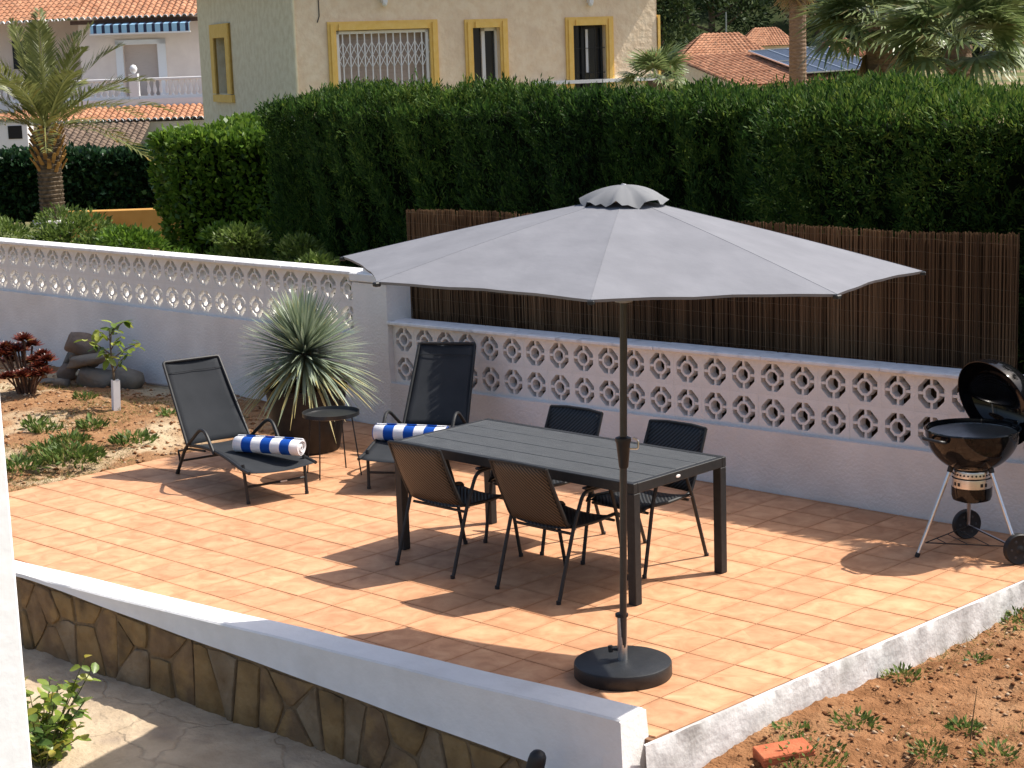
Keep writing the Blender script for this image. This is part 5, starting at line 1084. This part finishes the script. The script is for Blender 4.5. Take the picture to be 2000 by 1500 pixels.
for a, b in ((-9, 1.45), (1.85, 9)):
    m_ = MB(); m_.bb((a, -2.45, 2.66), (b, -2.2, 2.77), .02); m_.build("balustrade_rail", WFR, H2); m_ = MB(); m_.bb((a, -2.45, 1.935), (b, -2.2, 2.05)); m_.build("balustrade_plinth", WFR, H2)
m_ = MB(); m_.bb((1.47, -2.5, 1.935), (1.83, -2.15, 2.95)); m_.lathe([(.05, 2.95), (.14, 3.05), (.16, 3.17), (.10, 3.28), (0, 3.32)], 12, (1.65, -2.32, 0)); m_.build("balustrade_post", WFR, H2, True)
bl = MB(); bl.lathe([(.06, 2.05), (.06, 2.09), (.035, 2.13), (.075, 2.24), (.08, 2.30), (.04, 2.50), (.035, 2.56), (.06, 2.62), (.06, 2.66)], 8); b0 = None; x = -8.8
while x < 8.9:
    if not 1.3 < x < 2.0:
        if b0 is None: o = bl.build("baluster", WFR, H2, True); b0 = o
        else: o = b0.copy(); COL.objects.link(o)
        o.location = (x, -2.32, 0)
    x += .245
rf = MB(); roof_sheet(rf, (-3.2, -4.3, 1.12), (9, -4.3, 1.12), (-3.2, -2.62, 1.62), 48, 5, .09); r4_ = rf.build("lower_roof", ROOF, H2); eave_row(r4_, (-3.2, -4.32, 1.12), (9, -4.32, 1.12), 46, WFR, .10)
m_ = MB(); m_.bb((-3.1, -4.1, -1), (9, -2.7, 1.05)); m_.build("lower_wall", PINK, H2)
rf = MB(); roof_sheet(rf, (-6.5, -9.5, -.55), (2.6, -9.5, -.55), (-6.5, -4.35, 1.02), 34, 18, .09); rf.build("porch_roof", ROOFD, H2)
m_ = MB(); m_.bb((-6.5, -9.3, -1.5), (2.5, -4.4, -.75)); m_.build("porch_wall", PINK, H2)
CH = thing("chimney", "short white chimney with a dark vent above the ivy hedge", "chimney", (-48.0, 25.15, .55), .7638)
m_ = MB(); m_.bb((-.55, -.4, -.9), (.55, .4, 1.05), .02); m_.build("stack", WFR, CH); m_ = MB(); m_.bb((-.1, -.42, .45), (.36, -.398, .88)); m_.build("vent", pm("vent_dark", (.02, .02, .02), None, .9), CH)
m_ = MB(); roof_sheet(m_, (-.65, -.5, 1.02), (.65, -.5, 1.02), (-.65, .5, 1.25), 5, 2, .06); m_.build("cap_tiles", ROOF, CH)
# ---- houses beyond the hedge on the right
def far_house(label, loc, rz, w, d, ze, zr, wallc, nt_=22, lean=0.0):
    t = thing("tiled_house", label, "house", loc, rz, "tiled roofs beyond the hedge"); m_ = MB(); m_.bb((-w / 2, -d / 2, -1), (w / 2, d / 2, ze)); m_.build("wall", wallc, t)
    e = .4; m_ = MB(); A, B, C2, D2 = (-w / 2 - e, -d / 2 - e, ze), (w / 2 + e, -d / 2 - e, ze), (w / 2 + e, d / 2 + e, ze), (-w / 2 - e, d / 2 + e, ze); k = min(w, d) / 2
    rl, rr = Vector((-w / 2 + k * .6, 0, zr)), Vector((w / 2 - k * .6, 0, zr))
    def tri_sheet(A, B, T1, T2, n, cs):
        A, B = Vector(A), Vector(B); nx = n * 6; nn = (B - A).cross(T1 - A).normalized(); nn = nn if nn.z > 0 else -nn; P = []
        for j in range(cs):
            for ee in (0, .98):
                f = (j + ee) / cs; p, q = A.lerp(T1, f), B.lerp(T2, f); P.append([p.lerp(q, i / nx) + nn * (.07 * abs(math.sin(math.pi * (i / nx) * (q - p).length / (B - A).length * n)) + .03 * (1 - ee)) for i in range(nx + 1)])
        m_.grid(P)
    tri_sheet(A, B, rl, rr, nt_, 10); tri_sheet(C2, D2, rr, rl, nt_, 10); tri_sheet(B, C2, rr, rr, nt_ // 2, 10); tri_sheet(D2, A, rl, rl, nt_ // 2, 10); m_.build("roof", ROOF, t)
    for x in (-w * .28, w * .22): m_ = MB(); m_.bb((x - .5, -d / 2 - .02, ze - 1.6), (x + .5, -d / 2 - .002, ze - .5)); m_.build("window", GLASS, t)
    return t
def farp(px, d, z):                                             # point on a bearing from the viewpoint at a distance, used once to set houses out
    b = (px - 1000) / 3500.0; v = Vector((F_.x + R_.x * b, F_.y + R_.y * b, 0)); return (CAM.x + v.x * d, CAM.y + v.y * d, z)
far_house("mottled red roofed house beside the cream house corner", farp(1415, 125, 0), .78, 5.4, 5.0, 2.55, 4.15, PEACH)
far_house("small cream house with an orange roof below the pines", farp(1500, 185, 0), .70, 5.2, 5.0, 3.2, 5.0, PEACH)
far_house("house with a weathered tiled roof left of the solar panels", farp(1420, 100, 0), .95, 3.2, 3.2, 1.7, 2.75, PEACH, 18)
far_house("grey brown roofed house half hidden by the fan palm", farp(1635, 125, 0), .85, 2.8, 2.8, 2.3, 3.55, PEACH, 18)
SPN = thing("solar_panels", "array of dark solar panels tilted on a roof above the hedge", "solar panels", (-48.5, 67.3, 2.95))
su, sv = Vector((2.75, 2.65, .115)), Vector((4.9, -2.05, -1.10)); sn_ = su.cross(sv).normalized(); sn_ = sn_ if sn_.z > 0 else -sn_
PANEL = pm("solar_cell", (.015, .022, .035), (.025, .035, .055), .25, .5, scale=3)
for i in range(4):
    for j in range(2):
        q = [su * ((i + a) / 4) + sv * ((j + b) / 2) for a, b in ((.03, .02), (.97, .02), (.97, .98), (.03, .98))]; m_ = MB(); m_.add([p for p in q] + [p + sn_ * .05 for p in q], [(0, 1, 2, 3), (4, 5, 6, 7), (0, 1, 5, 4), (1, 2, 6, 5), (2, 3, 7, 6), (3, 0, 4, 7)]); o = m_.build("panel", PANEL, SPN)
m_ = MB()
for i in range(5): m_.tube([su * (i / 4) + sn_ * .05, su * (i / 4) + sv + sn_ * .05], .045, 4)
for j in range(3): m_.tube([sv * (j / 2) + sn_ * .05, su + sv * (j / 2) + sn_ * .05], .045, 4)
m_.build("mounting_frame", ALU, SPN)
RC_ = thing("roof_wing", "tiled roof wing carrying the solar panels", "roof", (-48.5, 67.3, 2.73))
m_ = MB(); A_ = su * -.9 + sv * 1.08 - Vector((0, 0, .1)); roof_sheet(m_, A_, su * 1.2 + sv * 1.08 - Vector((0, 0, .1)), su * -.9 + sv * -.15 - Vector((0, 0, .0)), 30, 8, .08); m_.build("roof", ROOF, RC_)
m_ = MB(); p = [su * -.85 + sv * 1.0, su * 1.15 + sv * 1.0, su * 1.15, su * -.85]; m_.add([(v.x, v.y, -3.2) for v in p] + [(v.x, v.y, v.z - .18) for v in p], [(0, 1, 2, 3), (4, 5, 6, 7), (0, 1, 5, 4), (1, 2, 6, 5), (2, 3, 7, 6), (3, 0, 4, 7)]); m_.build("wall", PEACH, RC_)
# ================================================================ wooded hillside
xs = np.linspace(-640, 220, 60); ys = np.linspace(-90, 620, 60); X, Y = np.meshgrid(xs, ys, indexing='ij'); dd = (np.c_[X.ravel(), Y.ravel()] - np.array([CAM.x, CAM.y])) @ np.array([F_.x, F_.y]) / math.hypot(F_.x, F_.y)
def hill_z(d): return np.where(d > 205, (d - 205) * .20, -3.0)
Z = hill_z(dd) + 3 * fbm(np.c_[X.ravel(), Y.ravel()], 3, .02, 3) * (dd > 220); idx = np.arange(3600).reshape(60, 60); Fh = np.stack([idx[:-1, :-1], idx[1:, :-1], idx[1:, 1:], idx[:-1, 1:]], -1).reshape(-1, 4)
tag(np_mesh("hillside", np.c_[X.ravel(), Y.ravel(), Z], Fh, pm("hill_scrub", (.020, .032, .012), (.045, .055, .022), .95, .05, scale=.15, detail=9), smooth=True), kind="structure")
def pine_meshes(seed, kind):
    rg = np.random.default_rng(seed); nb = 13; h = 7.5; C_ = np.c_[rg.normal(0, 1.5, nb), rg.normal(0, 1.5, nb), rg.uniform(.8, 6.8, nb)]; r_ = rg.uniform(1.0, 1.9, nb)
    if kind == 'tall': C_ = np.c_[rg.normal(0, .45, nb), rg.normal(0, .45, nb), np.linspace(1.2, 8.2, nb)]; r_ = np.linspace(1.35, .5, nb)
    n = 4200; k = rg.integers(0, nb, n); d = rdir(n, rg); P = C_[k] + d * (r_[k] * rg.uniform(.5, 1.05, n))[:, None] * np.array([1.15, 1.15, .8]); V, F = cards(P, d + rg.normal(0, .5, (n, 3)) + np.array([0, 0, .4]), rdir(n, rg), rg.uniform(.22, .5, n), rg.uniform(.10, .2, n), 'leaf', .1)
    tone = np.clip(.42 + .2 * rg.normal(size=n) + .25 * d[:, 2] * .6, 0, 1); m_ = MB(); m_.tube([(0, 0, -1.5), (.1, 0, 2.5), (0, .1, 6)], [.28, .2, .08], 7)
    for c in C_[::2]: m_.tube([(0, 0, max(1.0, c[2] - 1.6)), tuple(c)], [.10, .04], 5)
    return V, F, tone, m_
pr_ = []
for s_, kd in ((1, 'round'), (2, 'round'), (3, 'tall'), (4, 'round')):
    V, F, tn, mb = pine_meshes(s_, kd); a = np_mesh("crown", V, F, PINE, None, tn); b = mb.build("trunk", BARK, None); pr_.append((a.data, b.data)); bpy.data.objects.remove(a); bpy.data.objects.remove(b)
bearing = [(1300, 112, 0, 1.0, "pine at the cream house corner below the top edge"), (1350, 125, 1, 1.1, "rounded pine left of the slim mast on the slope"), (1400, 118, 3, 1.0, "dark pine above the mottled red roof"), (1455, 135, 0, 1.2, "broad pine above the gap between two red roofs"), (1500, 150, 2, 1.1, "pointed dark pine behind the small orange roof"), (1545, 140, 1, 1.0, "pine behind the bare palm trunk"),
           (1600, 120, 3, 1.1, "pine right of the bare palm trunk"), (1660, 130, 0, 1.2, "pine behind the left side of the broad fan palm"), (1730, 125, 2, 1.2, "dark pointed pine behind the broad fan palm"), (1790, 118, 1, 1.1, "pine between the two large fan palms"), (1850, 130, 3, 1.2, "pine above the sunlit fan palm"), (1910, 112, 0, 1.0, "grey green pine near the upper right corner"), (1965, 120, 1, 1.1, "pine in the upper right corner"), (2030, 115, 3, 1.1, "pine cut by the right edge at the top"),
           (20, 128, 1, 1.25, "dark pine in the upper left corner above the roof"), (-40, 120, 3, 1.2, "pine cut by the left edge at the top"), (75, 140, 0, 1.2, "pine rising behind the left end of the balcony house roof")]
for k, (px, d, m_i, s_, lb) in enumerate(bearing):
    d *= 1.85; s_ *= 1.85; p = farp(px, d, 0); t = thing("pine_tree", lb, "pine tree", (p[0], p[1], float(hill_z(np.array(d))) if d > 205 else 0), k * 1.3, "pines on the hillside"); t.scale = (s_,) * 3
    for nm, me in zip(("crown", "trunk"), pr_[m_i]): o = bpy.data.objects.new(nm, me); COL.objects.link(o); o.parent = t
V, F, T = [], [], []; rg = np.random.default_rng(12); n0 = 0
for k in range(420):                                            # the wood beyond, one mass
    b = rg.uniform(-.36, .36); d = rg.uniform(260, 480); v_ = F_ + R_ * b; x, y = CAM.x + v_.x * d, CAM.y + v_.y * d; z = float(hill_z(np.array(d))); n = 340; q = rdir(n, rg); q[:, 2] = np.abs(q[:, 2]); c = np.array([x, y, z + 1.0])
    P = c + q * (rg.uniform(.6, 1, n) * rg.uniform(5.0, 9.0))[:, None] * np.array([1, 1, 1.2]); vv, ff = cards(P, q + rg.normal(0, .5, (n, 3)), rdir(n, rg), rg.uniform(1.0, 2.0, n), rg.uniform(.6, 1.1, n)); V.append(vv); F.append(ff + n0); n0 += len(vv); T.append(np.clip(rg.normal(.4, .18) + .15 * rg.normal(size=n), 0, 1))
tag(np_mesh("far_wood", np.concatenate(V), np.concatenate(F), PINE, None, np.concatenate(T)), "dark wooded slope behind the houses", "wood", kind="stuff")
p = farp(1426, 150, 0); m_ = MB(); m_.tube([(0, 0, 0), (0, 0, 6.0)], [.08, .06], 6); o = m_.build("street_lamp_mast", pm("grey_mast", (.25, .28, .26), None, .6)); o.location = p; tag(o, "thin grey mast rising behind the red roofs", "mast")
